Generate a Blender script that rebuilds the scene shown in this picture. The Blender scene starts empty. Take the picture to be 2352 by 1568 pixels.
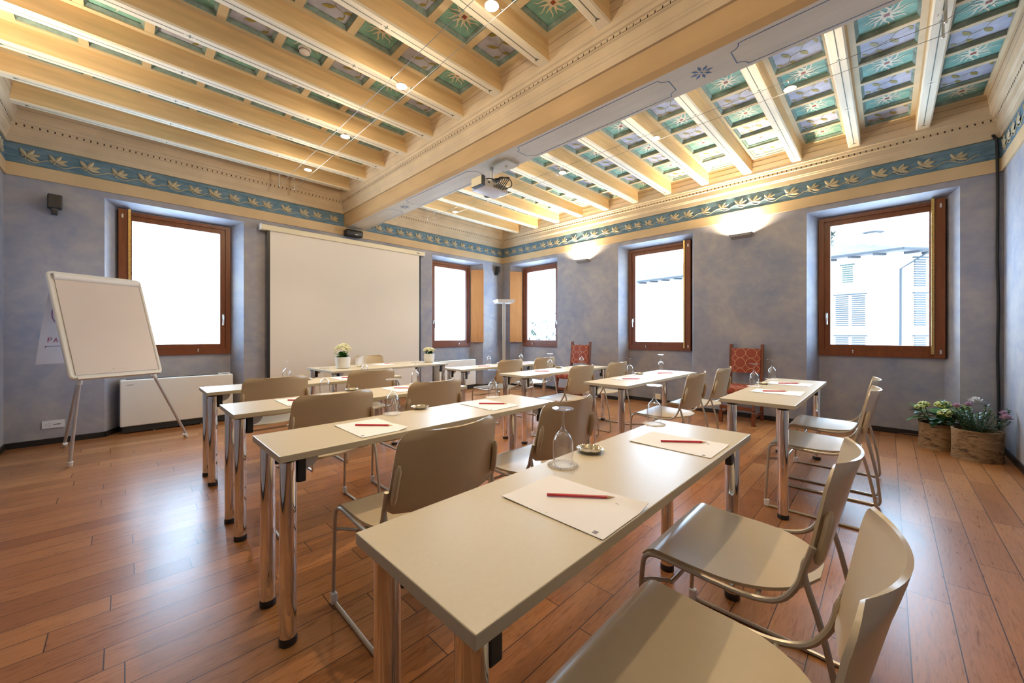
import bpy, bmesh, math, random
from mathutils import Vector, Matrix
random.seed(7)
S = bpy.context.scene
COL = S.collection
PI = math.pi

# ---------------------------------------------------------------- camera, world, exposure
CAMX, CAMY, CAMZ, YAW, FPX = -6.341, -6.563, 1.21, 0.79305, 876.9
cam = bpy.data.objects.new('camera', bpy.data.cameras.new('camera'))
COL.objects.link(cam)
cam.location = (CAMX, CAMY, CAMZ)
cam.rotation_euler = (PI/2, 0, -YAW)
cam.data.sensor_width = 36.0
cam.data.lens = FPX/2352*36.0
cam.data.shift_y = -17.5/2352
cam.data.clip_start = 0.02
S.camera = cam
S.view_settings.view_transform = 'Standard'
S.view_settings.look = 'None'
S.view_settings.exposure = 0.16
S.view_settings.gamma = 1.0
S.view_settings.use_curve_mapping = False
S.cycles.max_bounces = 8
S.cycles.diffuse_bounces = 5
S.cycles.glossy_bounces = 4
S.cycles.transparent_max_bounces = 24
S.cycles.sample_clamp_indirect = 6.0
S.cycles.caustics_reflective = False
S.cycles.caustics_refractive = False

SKY = 22.0
LAMP_W = 13.0
SPOT_W = 84.0
SCONCE_W = 78.0
WARM = (1.0, 0.80, 0.54)
w = bpy.data.worlds.new('sky'); S.world = w
w.use_nodes = True
bg = w.node_tree.nodes['Background']
bg.inputs[0].default_value = (0.54, 0.76, 1.0, 1)
bg.inputs[1].default_value = SKY

# ---------------------------------------------------------------- materials
def srgb(r, g, b):
    f = lambda c: c/12.92 if c <= 0.04045 else ((c+0.055)/1.055)**2.4
    return (f(r/255), f(g/255), f(b/255))

class NT:
    """small wrapper for building node graphs"""
    def __init__(s, name):
        s.m = bpy.data.materials.new(name); s.m.use_nodes = True
        s.t = s.m.node_tree; s.n = s.t.nodes; s.l = s.t.links
        s.b = s.n['Principled BSDF']
        s.out = s.n['Material Output']
    def node(s, typ, **kw):
        nd = s.n.new(typ)
        for k, v in kw.items():
            if k.startswith('i_'): nd.inputs[int(k[2:])].default_value = v
            else: setattr(nd, k, v)
        return nd
    def link(s, a, b): s.l.new(a, b)
    def math(s, op, a, b=None, c=None):
        nd = s.n.new('ShaderNodeMath'); nd.operation = op
        for i, v in enumerate((a, b, c)):
            if v is None: continue
            if isinstance(v, (int, float)): nd.inputs[i].default_value = v
            else: s.l.new(v, nd.inputs[i])
        return nd.outputs[0]
    def mix(s, fac, c1, c2, mode='MIX'):
        nd = s.n.new('ShaderNodeMix'); nd.data_type = 'RGBA'; nd.blend_type = mode
        for i, v in ((0, fac), (6, c1), (7, c2)):
            if isinstance(v, (int, float)): nd.inputs[i].default_value = v
            elif isinstance(v, tuple): nd.inputs[i].default_value = (*v[:3], 1)
            else: s.l.new(v, nd.inputs[i])
        return nd.outputs[2]
    def coord(s, which='Object'):
        return s.n.new('ShaderNodeTexCoord').outputs[which]
    def mapping(s, vec, scale=(1, 1, 1), loc=(0, 0, 0), rot=(0, 0, 0)):
        nd = s.n.new('ShaderNodeMapping')
        nd.inputs['Scale'].default_value = scale; nd.inputs['Location'].default_value = loc; nd.inputs['Rotation'].default_value = rot
        s.l.new(vec, nd.inputs[0]); return nd.outputs[0]
    def noise(s, vec, scale, detail=3, rough=0.5, dist=0.0):
        nd = s.n.new('ShaderNodeTexNoise')
        nd.inputs['Scale'].default_value = scale; nd.inputs['Detail'].default_value = detail
        nd.inputs['Roughness'].default_value = rough; nd.inputs['Distortion'].default_value = dist
        s.l.new(vec, nd.inputs['Vector']); return nd.outputs[0]
    def ramp(s, fac, stops):
        nd = s.n.new('ShaderNodeValToRGB')
        e = nd.color_ramp.elements
        while len(e) < len(stops): e.new(0.5)
        for el, (p, c) in zip(e, stops):
            el.position = p; el.color = (*c, 1) if len(c) == 3 else c
        s.l.new(fac, nd.inputs[0]); return nd.outputs[0]
    def bump(s, h, strength=0.2, dist=0.01):
        nd = s.n.new('ShaderNodeBump'); nd.inputs['Strength'].default_value = strength
        nd.inputs['Distance'].default_value = dist
        s.l.new(h, nd.inputs['Height']); s.l.new(nd.outputs[0], s.b.inputs['Normal'])

def pmat(name, col, rough=0.5, metal=0.0, var=0.0, vscale=20.0, spec=None, bump=0.0, stretch=(1, 1, 1)):
    """a plain procedural material with slight noise variation"""
    g = NT(name)
    g.b.inputs['Roughness'].default_value = rough
    g.b.inputs['Metallic'].default_value = metal
    if spec is not None: g.b.inputs['Specular IOR Level'].default_value = spec
    if var > 0 or bump > 0:
        n = g.noise(g.mapping(g.coord(), stretch), vscale, 4)
        if var > 0:
            c = g.ramp(n, [(0.3, tuple(x*(1-var) for x in col)), (0.7, tuple(min(1, x*(1+var)) for x in col))])
            g.link(c, g.b.inputs['Base Color'])
        else: g.b.inputs['Base Color'].default_value = (*col, 1)
        if bump > 0: g.bump(n, bump, 0.004)
    else:
        g.b.inputs['Base Color'].default_value = (*col, 1)
    return g.m

M = {}
M['black'] = pmat('black_plastic', (0.012, 0.012, 0.013), 0.42)
M['rubber'] = pmat('rubber', (0.015, 0.014, 0.014), 0.35)
M['chrome'] = pmat('chrome', (0.86, 0.86, 0.87), 0.06, 1.0)
M['steel'] = pmat('satin_steel', (0.62, 0.61, 0.60), 0.35, 1.0)
M['wire'] = pmat('wire_steel', (0.34, 0.34, 0.34), 0.5, 0.8)
M['brass'] = pmat('brass', (0.75, 0.52, 0.18), 0.28, 1.0, 0.25, 60)
M['grey_metal'] = pmat('grey_metal', (0.50, 0.50, 0.52), 0.35, 0.3)
M['white_metal'] = pmat('white_enamel', (0.72, 0.70, 0.65), 0.35, 0, 0.02, 3)
M['heater'] = pmat('heater_enamel', (0.80, 0.76, 0.68), 0.4, 0, 0.02, 3)
M['heater_dark'] = pmat('heater_grille_and_gap', (0.02, 0.019, 0.018), 0.6)
M['white_plastic'] = pmat('white_plastic', (0.78, 0.77, 0.76), 0.4)
M['paper'] = pmat('paper', (0.88, 0.84, 0.82), 0.75, 0, 0.015, 6)
M['paper_back'] = pmat('flip_paper', (0.72, 0.73, 0.80), 0.8)
M['pad'] = pmat('flip_pad', (0.66, 0.58, 0.53), 0.75, 0, 0.02, 2)
M['ink_grey'] = pmat('grey_ink', (0.28, 0.25, 0.30), 0.8)
M['ink_red'] = pmat('red_ink', (0.45, 0.05, 0.18), 0.8)
M['ink_violet'] = pmat('violet_ink', (0.10, 0.05, 0.30), 0.8)
M['pencil'] = pmat('pencil_red', (0.52, 0.008, 0.025), 0.3)
M['pencil_wood'] = pmat('pencil_wood', (0.62, 0.40, 0.20), 0.6)
M['graphite'] = pmat('graphite', (0.03, 0.03, 0.03), 0.4)
M['doily'] = pmat('doily_paper', (0.90, 0.88, 0.86), 0.5)
M['silver'] = pmat('silver_dish', (0.80, 0.74, 0.62), 0.12, 1.0)
M['tabletop'] = pmat('desk_laminate', (0.58, 0.49, 0.345), 0.36, 0, 0.02, 90, 1.0)
M['tableedge'] = pmat('desk_edge', (0.47, 0.41, 0.29), 0.45, 0, 0.02, 40)
M['shell'] = pmat('chair_shell', (0.54, 0.42, 0.26), 0.28, 0, 0.02, 30, 0.7)
M['frame'] = pmat('chair_frame', (0.50, 0.44, 0.35), 0.32, 0.55)
M['joist_side'] = pmat('joist_side', (0.66, 0.48, 0.26), 0.65, 0, 0.14, 3, 0.2, 0.25, (0.6, 6, 6))
M['joist_soffit'] = pmat('joist_soffit', (0.74, 0.68, 0.54), 0.6, 0, 0.08, 4, 0.2, 0.2, (0.6, 6, 6))
M['beam_tan'] = pmat('beam_tan', (0.50, 0.35, 0.19), 0.65, 0, 0.10, 2.2, 0.2, 0.15, (2, 0.6, 2))
M['beam_cream'] = pmat('beam_cream', (0.60, 0.54, 0.43), 0.6, 0, 0.07, 3, 0.2, 0.15, (4, 0.6, 4))
M['cornice'] = pmat('cornice_paint', (0.56, 0.45, 0.31), 0.62, 0, 0.10, 3, 0.2)
M['fascia'] = pmat('fascia_boards', (0.58, 0.45, 0.30), 0.65, 0, 0.10, 4, 0.2)
M['hole'] = pmat('dark_slot', (0.05, 0.03, 0.018), 0.9)
M['tan_band'] = pmat('tan_band', (0.58, 0.42, 0.24), 0.65, 0, 0.09, 2.5, 0.2)
M['batten'] = pmat('coffer_batten', (0.62, 0.52, 0.34), 0.6, 0, 0.08, 5, 0.2)
M['line_green'] = pmat('line_green', (0.13, 0.15, 0.12), 0.7)
M['line_blue'] = pmat('line_blue', (0.07, 0.14, 0.26), 0.7)
M['coffer_edge'] = pmat('coffer_edge', (0.21, 0.29, 0.27), 0.6, 0, 0.3, 14, 0.2)
M['sun_field'] = pmat('sun_field', (0.21, 0.43, 0.38), 0.6, 0, 0.30, 7, 0.2)
M['leaf_field'] = pmat('leaf_field', (0.44, 0.47, 0.60), 0.6, 0, 0.22, 7, 0.2)
M['sun_ray'] = pmat('sun_ray', (0.74, 0.70, 0.54), 0.6, 0, 0.1, 30)
M['sun_core'] = pmat('sun_core', (0.28, 0.06, 0.035), 0.6)
M['olive'] = pmat('olive_leaf', (0.28, 0.24, 0.06), 0.6, 0, 0.2, 40)
M['garland'] = pmat('garland', (0.46, 0.38, 0.24), 0.65, 0, 0.15, 25)
M['screen_white'] = pmat('screen_fabric', (0.72, 0.66, 0.58), 0.85, 0, 0.01, 2)
M['screen_case'] = pmat('screen_case', (0.72, 0.64, 0.45), 0.5)
M['wood_red'] = pmat('antique_wood', (0.16, 0.045, 0.016), 0.35, 0, 0.25, 14, None, 0.1, (1, 1, 0.2))
M['pot'] = pmat('ceramic_pot', (0.74, 0.72, 0.68), 0.35)
M['soil'] = pmat('soil', (0.03, 0.02, 0.013), 0.95, 0, 0.4, 40)
M['leaf'] = pmat('leaf', (0.05, 0.16, 0.025), 0.4, 0, 0.4, 12)
M['leaf_dark'] = pmat('leaf_dark', (0.02, 0.065, 0.022), 0.35, 0, 0.4, 16)
M['flower_cream'] = pmat('cream_flower', (0.72, 0.68, 0.42), 0.6, 0, 0.12, 60)
M['flower_green'] = pmat('green_flower', (0.46, 0.46, 0.13), 0.6, 0, 0.25, 60)
M['flower_pink'] = pmat('pink_flower', (0.55, 0.36, 0.46), 0.6, 0, 0.2, 40)
M['flower_white'] = pmat('white_flower', (0.72, 0.70, 0.66), 0.6)
M['stem'] = pmat('stem', (0.07, 0.10, 0.03), 0.6)
M['lamp_silver'] = pmat('lamp_silver', (0.60, 0.59, 0.55), 0.4, 0.4)
M['baseboard'] = pmat('baseboard_paint', (0.016, 0.012, 0.010), 0.45)
M['sconce'] = pmat('sconce_plaster', (0.33, 0.31, 0.28), 0.6)
M['proj'] = pmat('projector_case', (0.70, 0.72, 0.78), 0.4)
M['proj_grey'] = pmat('projector_back', (0.40, 0.35, 0.28), 0.5)
M['ext_wall'] = pmat('outside_plaster', (0.62, 0.55, 0.50), 0.9, 0, 0.03, 0.5)
M['ext_trim'] = pmat('outside_trim', (0.007, 0.008, 0.010), 0.8)
M['ext_roof'] = pmat('outside_roof', (0.040, 0.034, 0.032), 0.9, 0, 0.2, 3)
M['ext_shutter'] = pmat('outside_shutter', (0.009, 0.0115, 0.013), 0.8)
M['ext_green'] = pmat('outside_green', (0.011, 0.020, 0.012), 0.8)
M['ext_leaf'] = pmat('outside_leaf', (0.008, 0.014, 0.005), 0.7, 0, 0.4, 3)
M['bark'] = pmat('tree_bark', (0.08, 0.06, 0.05), 0.9)
M['red_dot'] = pmat('red_plastic', (0.4, 0.02, 0.02), 0.4)

def wall_mat():
    g = NT('blue_plaster')
    v = g.coord()
    n1 = g.noise(v, 1.3, 6, 0.62, 0.6)
    n2 = g.noise(g.mapping(v, (1, 1, 1.25)), 7, 4, 0.6)
    n = g.math('ADD', g.math('MULTIPLY', n1, 0.7), g.math('MULTIPLY', n2, 0.3))
    c = g.ramp(n, [(0.34, (0.220, 0.245, 0.325)), (0.5, (0.325, 0.315, 0.345)), (0.66, (0.425, 0.390, 0.370))])
    g.link(c, g.b.inputs['Base Color'])
    g.b.inputs['Roughness'].default_value = 0.75
    g.b.inputs['Specular IOR Level'].default_value = 0.25
    g.bump(n2, 0.12, 0.01)
    return g.m
M['wall'] = wall_mat()

def blue_band():
    g = NT('frieze_blue')
    n = g.noise(g.mapping(g.coord(), (1, 1, 5)), 5, 5, 0.65, 0.4)
    c = g.ramp(n, [(0.3, (0.06, 0.13, 0.175)), (0.5, (0.125, 0.205, 0.265)), (0.7, (0.20, 0.28, 0.33))])
    g.link(c, g.b.inputs['Base Color']); g.b.inputs['Roughness'].default_value = 0.7
    g.b.inputs['Specular IOR Level'].default_value = 0.2
    return g.m
M['band'] = blue_band()

def floor_mat():
    g = NT('oak_planks')
    sx = g.node('ShaderNodeSeparateXYZ'); g.link(g.coord(), sx.inputs[0])
    X, Y = sx.outputs[0], sx.outputs[1]
    W, L = 0.138, 0.95
    row = g.math('DIVIDE', Y, W)
    rid = g.math('FLOOR', row)
    wn = g.node('ShaderNodeTexWhiteNoise', noise_dimensions='1D'); g.link(rid, wn.inputs['W'])
    u = g.math('ADD', g.math('DIVIDE', X, L), g.math('MULTIPLY', wn.outputs[0], 7.3))
    uid = g.math('FLOOR', u)
    cid = g.math('ADD', g.math('MULTIPLY', rid, 17.13), g.math('MULTIPLY', uid, 3.71))
    wn2 = g.node('ShaderNodeTexWhiteNoise', noise_dimensions='1D'); g.link(cid, wn2.inputs['W'])
    rnd = wn2.outputs[0]
    fy = g.math('FRACT', row); fx = g.math('FRACT', u)
    ey = g.math('MINIMUM', fy, g.math('SUBTRACT', 1.0, fy))
    ex = g.math('MINIMUM', fx, g.math('SUBTRACT', 1.0, fx))
    gap = g.math('MAXIMUM', g.math('LESS_THAN', ey, 0.0135), g.math('LESS_THAN', ex, 0.0021))
    cx = g.node('ShaderNodeCombineXYZ')
    g.link(g.math('ADD', X, g.math('MULTIPLY', rnd, 40.0)), cx.inputs[0]); g.link(Y, cx.inputs[1]); g.link(rnd, cx.inputs[2])
    grain = g.noise(g.mapping(cx.outputs[0], (2.2, 22, 1)), 3.0, 6, 0.62, 1.8)
    fine = g.noise(g.mapping(cx.outputs[0], (7, 130, 1)), 3.0, 3, 0.6)
    base = g.ramp(rnd, [(0.0, (0.27, 0.105, 0.036)), (0.5, (0.335, 0.138, 0.048)), (1.0, (0.40, 0.178, 0.066))])
    gr = g.ramp(grain, [(0.35, (0.70, 0.66, 0.62)), (0.5, (1, 1, 1)), (0.7, (1.12, 1.12, 1.1))])
    c = g.mix(1.0, base, gr, 'MULTIPLY')
    c = g.mix(g.math('MULTIPLY', fine, 0.25), c, (0.16, 0.07, 0.03))
    c = g.mix(gap, c, (0.045, 0.018, 0.009))
    g.link(c, g.b.inputs['Base Color'])
    r = g.math('ADD', 0.22, g.math('MULTIPLY', grain, 0.16))
    g.link(r, g.b.inputs['Roughness'])
    g.b.inputs['Specular IOR Level'].default_value = 0.20
    h = g.math('SUBTRACT', g.math('MULTIPLY', grain, 0.12), gap)
    g.bump(h, 0.25, 0.002)
    return g.m
M['floor'] = floor_mat()

def wood_mat(name, c0, c1, rough=0.35):
    g = NT(name)
    v = g.mapping(g.coord(), (9, 9, 0.9))
    n = g.noise(v, 2.4, 5, 0.6, 1.2)
    g.link(g.ramp(n, [(0.3, c0), (0.7, c1)]), g.b.inputs['Base Color'])
    g.b.inputs['Roughness'].default_value = rough
    return g.m
M['winwood'] = wood_mat('window_wood', (0.145, 0.034, 0.007), (0.215, 0.058, 0.012))
M['shutter'] = wood_mat('shutter_wood', (0.42, 0.17, 0.05), (0.50, 0.22, 0.075), 0.4)

def damask():
    g = NT('red_damask')
    v = g.coord()
    sx = g.node('ShaderNodeSeparateXYZ'); g.link(v, sx.inputs[0])
    P_ = 0.135
    yz = g.math('ADD', sx.outputs[2], g.math('MULTIPLY', sx.outputs[0], 0.9))
    a = g.math('ABSOLUTE', g.math('SINE', g.math('MULTIPLY', sx.outputs[1], PI/P_)))
    b = g.math('ABSOLUTE', g.math('SINE', g.math('ADD', g.math('MULTIPLY', yz, PI/(P_*1.15)), 0.4)))
    d = g.math('ABSOLUTE', g.math('SUBTRACT', g.math('ADD', a, b), 1.0))
    n = g.noise(v, 70, 2)
    ln = g.math('LESS_THAN', g.math('ADD', d, g.math('MULTIPLY', n, 0.10)), 0.14)
    c = g.mix(ln, (0.27, 0.045, 0.018), (0.50, 0.25, 0.12))
    g.link(c, g.b.inputs['Base Color']); g.b.inputs['Roughness'].default_value = 0.7
    return g.m
M['damask'] = damask()

def birch():
    g = NT('birch_bark')
    v = g.coord()
    n1 = g.noise(g.mapping(v, (4, 4, 9)), 2.2, 6, 0.7, 0.8)
    n2 = g.noise(g.mapping(v, (2.5, 2.5, 6)), 2.0, 3, 0.6, 0.3)
    c = g.ramp(n1, [(0.30, (0.07, 0.028, 0.011)), (0.45, (0.20, 0.115, 0.05)), (0.62, (0.33, 0.21, 0.105)), (0.8, (0.42, 0.30, 0.18))])
    dk = g.math('LESS_THAN', n2, 0.36)
    g.link(g.mix(g.math('MULTIPLY', dk, 0.85), c, (0.05, 0.025, 0.012)), g.b.inputs['Base Color'])
    g.b.inputs['Roughness'].default_value = 0.85
    g.bump(n1, 0.6, 0.02)
    return g.m
M['birch'] = birch()

def thin_glass(name, tint, refl, edge=0.0):
    g = NT(name); g.n.remove(g.b)
    tr = g.node('ShaderNodeBsdfTransparent'); tr.inputs[0].default_value = (*tint, 1)
    gl = g.node('ShaderNodeBsdfGlossy'); gl.inputs[0].default_value = (1, 1, 1, 1); gl.inputs[1].default_value = 0.02
    fr = g.node('ShaderNodeLayerWeight'); fr.inputs[0].default_value = 0.5
    f = g.math('MULTIPLY', g.math('ADD', 0.04, g.math('MULTIPLY', g.math('POWER', fr.outputs[1], 4.0), 0.85)), refl)
    if edge:
        lw = g.node('ShaderNodeLayerWeight'); lw.inputs[0].default_value = 0.35
        e = g.math('POWER', lw.outputs[1], 3.0)
        cc = g.mix(g.math('MULTIPLY', e, edge), tint, (0.45, 0.45, 0.48))
        g.link(cc, tr.inputs[0])
    mx = g.node('ShaderNodeMixShader')
    g.link(f, mx.inputs[0]); g.link(tr.outputs[0], mx.inputs[1]); g.link(gl.outputs[0], mx.inputs[2])
    g.link(mx.outputs[0], g.out.inputs[0])
    return g.m
M['glass'] = thin_glass('drinking_glass', (0.985, 0.985, 0.99), 1.5, 0.65)
M['pane'] = thin_glass('window_pane', (0.95, 0.96, 0.97), 0.8)

def emit(name, col, strength):
    g = NT(name)
    g.b.inputs['Base Color'].default_value = (*col, 1)
    g.b.inputs['Emission Color'].default_value = (*col, 1)
    g.b.inputs['Emission Strength'].default_value = strength
    return g.m
M['bulb'] = emit('halogen_bulb', (1.0, 0.80, 0.50), 30)

# ---------------------------------------------------------------- mesh helpers
class MB:
    def __init__(s): s.v = []; s.f = []; s.mi = []; s.slots = []; s.flat = set()
    def slot(s, m):
        if m not in s.slots: s.slots.append(m)
        return s.slots.index(m)
    def add(s, verts, faces, m, xf=None):
        o = len(s.v)
        for p in verts:
            p = Vector(p)
            s.v.append(tuple(xf @ p) if xf else tuple(p))
        k = s.slot(m)
        for f in faces: s.f.append([i+o for i in f]); s.mi.append(k)
        return s
    def box(s, x0, x1, y0, y1, z0, z1, m, xf=None):
        V = [(x, y, z) for x in (x0, x1) for y in (y0, y1) for z in (z0, z1)]
        F = [(0, 1, 3, 2), (4, 6, 7, 5), (0, 4, 5, 1), (2, 3, 7, 6), (0, 2, 6, 4), (1, 5, 7, 3)]
        return s.add(V, F, m, xf)
    def rbox(s, x0, x1, y0, y1, z0, z1, r, m, xf=None, seg=2):
        bm = bmesh.new(); bmesh.ops.create_cube(bm, size=1)
        for v in bm.verts:
            v.co = Vector(((x0+x1)/2+v.co.x*(x1-x0), (y0+y1)/2+v.co.y*(y1-y0), (z0+z1)/2+v.co.z*(z1-z0)))
        bmesh.ops.bevel(bm, geom=bm.edges[:], offset=r, segments=seg, affect='EDGES', profile=0.5)
        n0 = len(s.f); s.frombm(bm, m, xf); bm.free()
        if seg < 3: s.flat.update(range(n0, len(s.f)))
        return s
    def frombm(s, bm, m, xf=None):
        bm.verts.index_update()
        return s.add([v.co.copy() for v in bm.verts], [[v.index for v in f.verts] for f in bm.faces], m, xf)
    def quad(s, a, b, c, d, m): return s.add([a, b, c, d], [(0, 1, 2, 3)], m)
    def lathe(s, prof, m, n=24, xf=None, cap=True):
        V = []; F = []
        for r, z in prof:
            for k in range(n):
                a = 2*PI*k/n; V.append((r*math.cos(a), r*math.sin(a), z))
        for i in range(len(prof)-1):
            for k in range(n):
                k2 = (k+1) % n
                F.append((i*n+k, i*n+k2, (i+1)*n+k2, (i+1)*n+k))
        if cap:
            if prof[0][0] > 1e-6: F.append(tuple(range(n-1, -1, -1)))
            if prof[-1][0] > 1e-6: F.append(tuple((len(prof)-1)*n+k for k in range(n)))
        return s.add(V, F, m, xf)
    def cyl(s, x, y, z0, z1, r, m, n=24, xf=None):
        t = Matrix.Translation((x, y, 0))
        return s.lathe([(r, z0), (r, z1)], m, n, (xf @ t) if xf else t)
    def tube(s, pts, r, m, n=8, xf=None, closed=False):
        pts = [Vector(p) for p in pts]
        V = []; F = []; N = len(pts)
        up = None
        for i, p in enumerate(pts):
            a = pts[(i-1) % N] if (i > 0 or closed) else p
            b = pts[(i+1) % N] if (i < N-1 or closed) else p
            t = (b-a).normalized()
            if up is None:
                up = Vector((0, 0, 1)) if abs(t.z) < 0.9 else Vector((1, 0, 0))
            up = (up - t*up.dot(t))
            if up.length < 1e-6: up = t.orthogonal()
            up.normalize(); q = t.cross(up)
            rr = r[i] if isinstance(r, (list, tuple)) else r
            for k in range(n):
                a_ = 2*PI*k/n
                V.append(p + up*math.cos(a_)*rr + q*math.sin(a_)*rr)
        for i in range(N if closed else N-1):
            j = (i+1) % N
            for k in range(n):
                k2 = (k+1) % n
                F.append((i*n+k, i*n+k2, j*n+k2, j*n+k))
        if not closed:
            F.append(tuple(range(n-1, -1, -1))); F.append(tuple((N-1)*n+k for k in range(n)))
        return s.add(V, F, m, xf)
    def shell(s, fn, nu, nv, th, m, xf=None):
        """closed sheet: fn(u,v) for u,v in 0..1, thickened by th along normals"""
        P_ = [[Vector(fn(i/nu, j/nv)) for i in range(nu+1)] for j in range(nv+1)]
        V = []; F = []
        e = 1e-3
        for side in (1, -1):
            for j in range(nv+1):
                for i in range(nu+1):
                    u = min(max(i/nu, e), 1-e); v = min(max(j/nv, e), 1-e)
                    du = Vector(fn(u+e, v))-Vector(fn(u-e, v)); dv = Vector(fn(u, v+e))-Vector(fn(u, v-e))
                    nn = du.cross(dv)
                    nn = nn.normalized() if nn.length > 1e-12 else Vector((0, 0, 1))
                    V.append(P_[j][i] + nn*th*0.5*side)
        W = nu+1; O = W*(nv+1)
        for j in range(nv):
            for i in range(nu):
                a, b, c, d = j*W+i, j*W+i+1, (j+1)*W+i+1, (j+1)*W+i
                F.append((a, b, c, d)); F.append((O+a, O+d, O+c, O+b))
        for i in range(nu):
            F.append((i, O+i, O+i+1, i+1)); a = nv*W+i; F.append((a, a+1, O+a+1, O+a))
        for j in range(nv):
            F.append((j*W, (j+1)*W, O+(j+1)*W, O+j*W)); a = j*W+nu; F.append((a, O+a, O+a+W, a+W))
        return s.add(V, F, m, xf)
    def ball(s, c, r, m, sub=2, sc=(1, 1, 1), xf=None):
        bm = bmesh.new(); bmesh.ops.create_icosphere(bm, subdivisions=sub, radius=1)
        for v in bm.verts: v.co = Vector((c[0]+v.co.x*r*sc[0], c[1]+v.co.y*r*sc[1], c[2]+v.co.z*r*sc[2]))
        s.frombm(bm, m, xf); bm.free(); return s
    def mesh(s, name, smooth=True, angle=38):
        me = bpy.data.meshes.new(name)
        me.from_pydata(s.v, [], s.f)
        for m in s.slots: me.materials.append(M[m])
        me.polygons.foreach_set('material_index', s.mi)
        bm = bmesh.new(); bm.from_mesh(me)
        bmesh.ops.recalc_face_normals(bm, faces=bm.faces[:]); bm.to_mesh(me); bm.free()
        if smooth:
            me.polygons.foreach_set('use_smooth', [True]*len(me.polygons))
            me.set_sharp_from_angle(angle=math.radians(angle))
            for i in s.flat: me.polygons[i].use_smooth = False
        me.update(); return me
    def build(s, name, parent=None, smooth=True, angle=38, loc=None, rz=None):
        o = bpy.data.objects.new(name, s.mesh(name, smooth, angle)); COL.objects.link(o)
        if parent: o.parent = parent
        if loc: o.location = loc
        if rz: o.rotation_euler.z = rz
        return o

def smooth_path(pts, k=4):
    pts = [Vector(p) for p in pts]; out = []
    for i in range(len(pts)-1):
        p0 = pts[max(i-1, 0)]; p1 = pts[i]; p2 = pts[i+1]; p3 = pts[min(i+2, len(pts)-1)]
        for j in range(k):
            t = j/k
            out.append(0.5*((2*p1)+(p2-p0)*t+(2*p0-5*p1+4*p2-p3)*t*t+(3*p1-p0-3*p2+p3)*t**3))
    out.append(pts[-1]); return out

def tag(o, label, cat, group=None):
    o['label'] = label; o['category'] = cat
    if group: o['group'] = group
    return o
def empty(name, loc=(0, 0, 0), rz=0.0):
    o = bpy.data.objects.new(name, None); COL.objects.link(o)
    o.location = loc; o.rotation_euler = (0, 0, rz); o.empty_display_size = 0.05
    return o
def thing(name, label, cat, loc=(0, 0, 0), rz=0.0, group=None):
    return tag(empty(name, loc, rz), label, cat, group)
def struct(o): o['kind'] = 'structure'; return o
def dup(src, loc, rz, label, group=None):
    def cp(o, parent):
        c = o.copy(); COL.objects.link(c); c.parent = parent
        for ch in list(o.children): cp(ch, c)
        return c
    c = cp(src, None)
    c.location = loc; c.rotation_euler = (0, 0, rz); c['label'] = label
    if group: c['group'] = group
    return c
def light(name, typ, loc, energy, col, parent=None, **kw):
    d = bpy.data.lights.new(name, typ); d.energy = energy; d.color = col
    for k, v in kw.items(): setattr(d, k, v)
    o = bpy.data.objects.new(name, d); COL.objects.link(o); o.location = loc
    if parent: o.parent = parent
    return o

# ---------------------------------------------------------------- room dimensions
XC, YD = -7.224, -7.409            # left wall plane, front wall plane (behind the camera)
T0, T1, T2, T3, ZJ = 2.881, 3.016, 3.231, 3.30, 3.49
ZF, ZP = 3.668, 3.703                # coffer frame plane and coffer panel plane
BL, BR = -3.735, -3.365            # main beam sides
DEP = 0.25                         # depth from the wall face to the window frame
TH = 0.37

# floor
b = MB(); b.box(XC-TH, TH, YD-TH, TH, -0.08, 0.0, 'floor'); struct(b.build('floor', smooth=False))

# windows: (wall, niche from, niche to, frame from, frame to) measured along the wall
WIN = [('A', -6.504, -5.142, -6.392, -5.262), ('A', -1.972, -0.612, -1.87, -0.815),
       ('B', -0.262, -1.645, -0.462, -1.53), ('B', -3.046, -4.357, -3.140, -4.256), ('B', -5.796, -7.118, -5.898, -7.025)]
NZ, FZ0, FZ1 = 2.81, 0.925, 2.745

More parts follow.
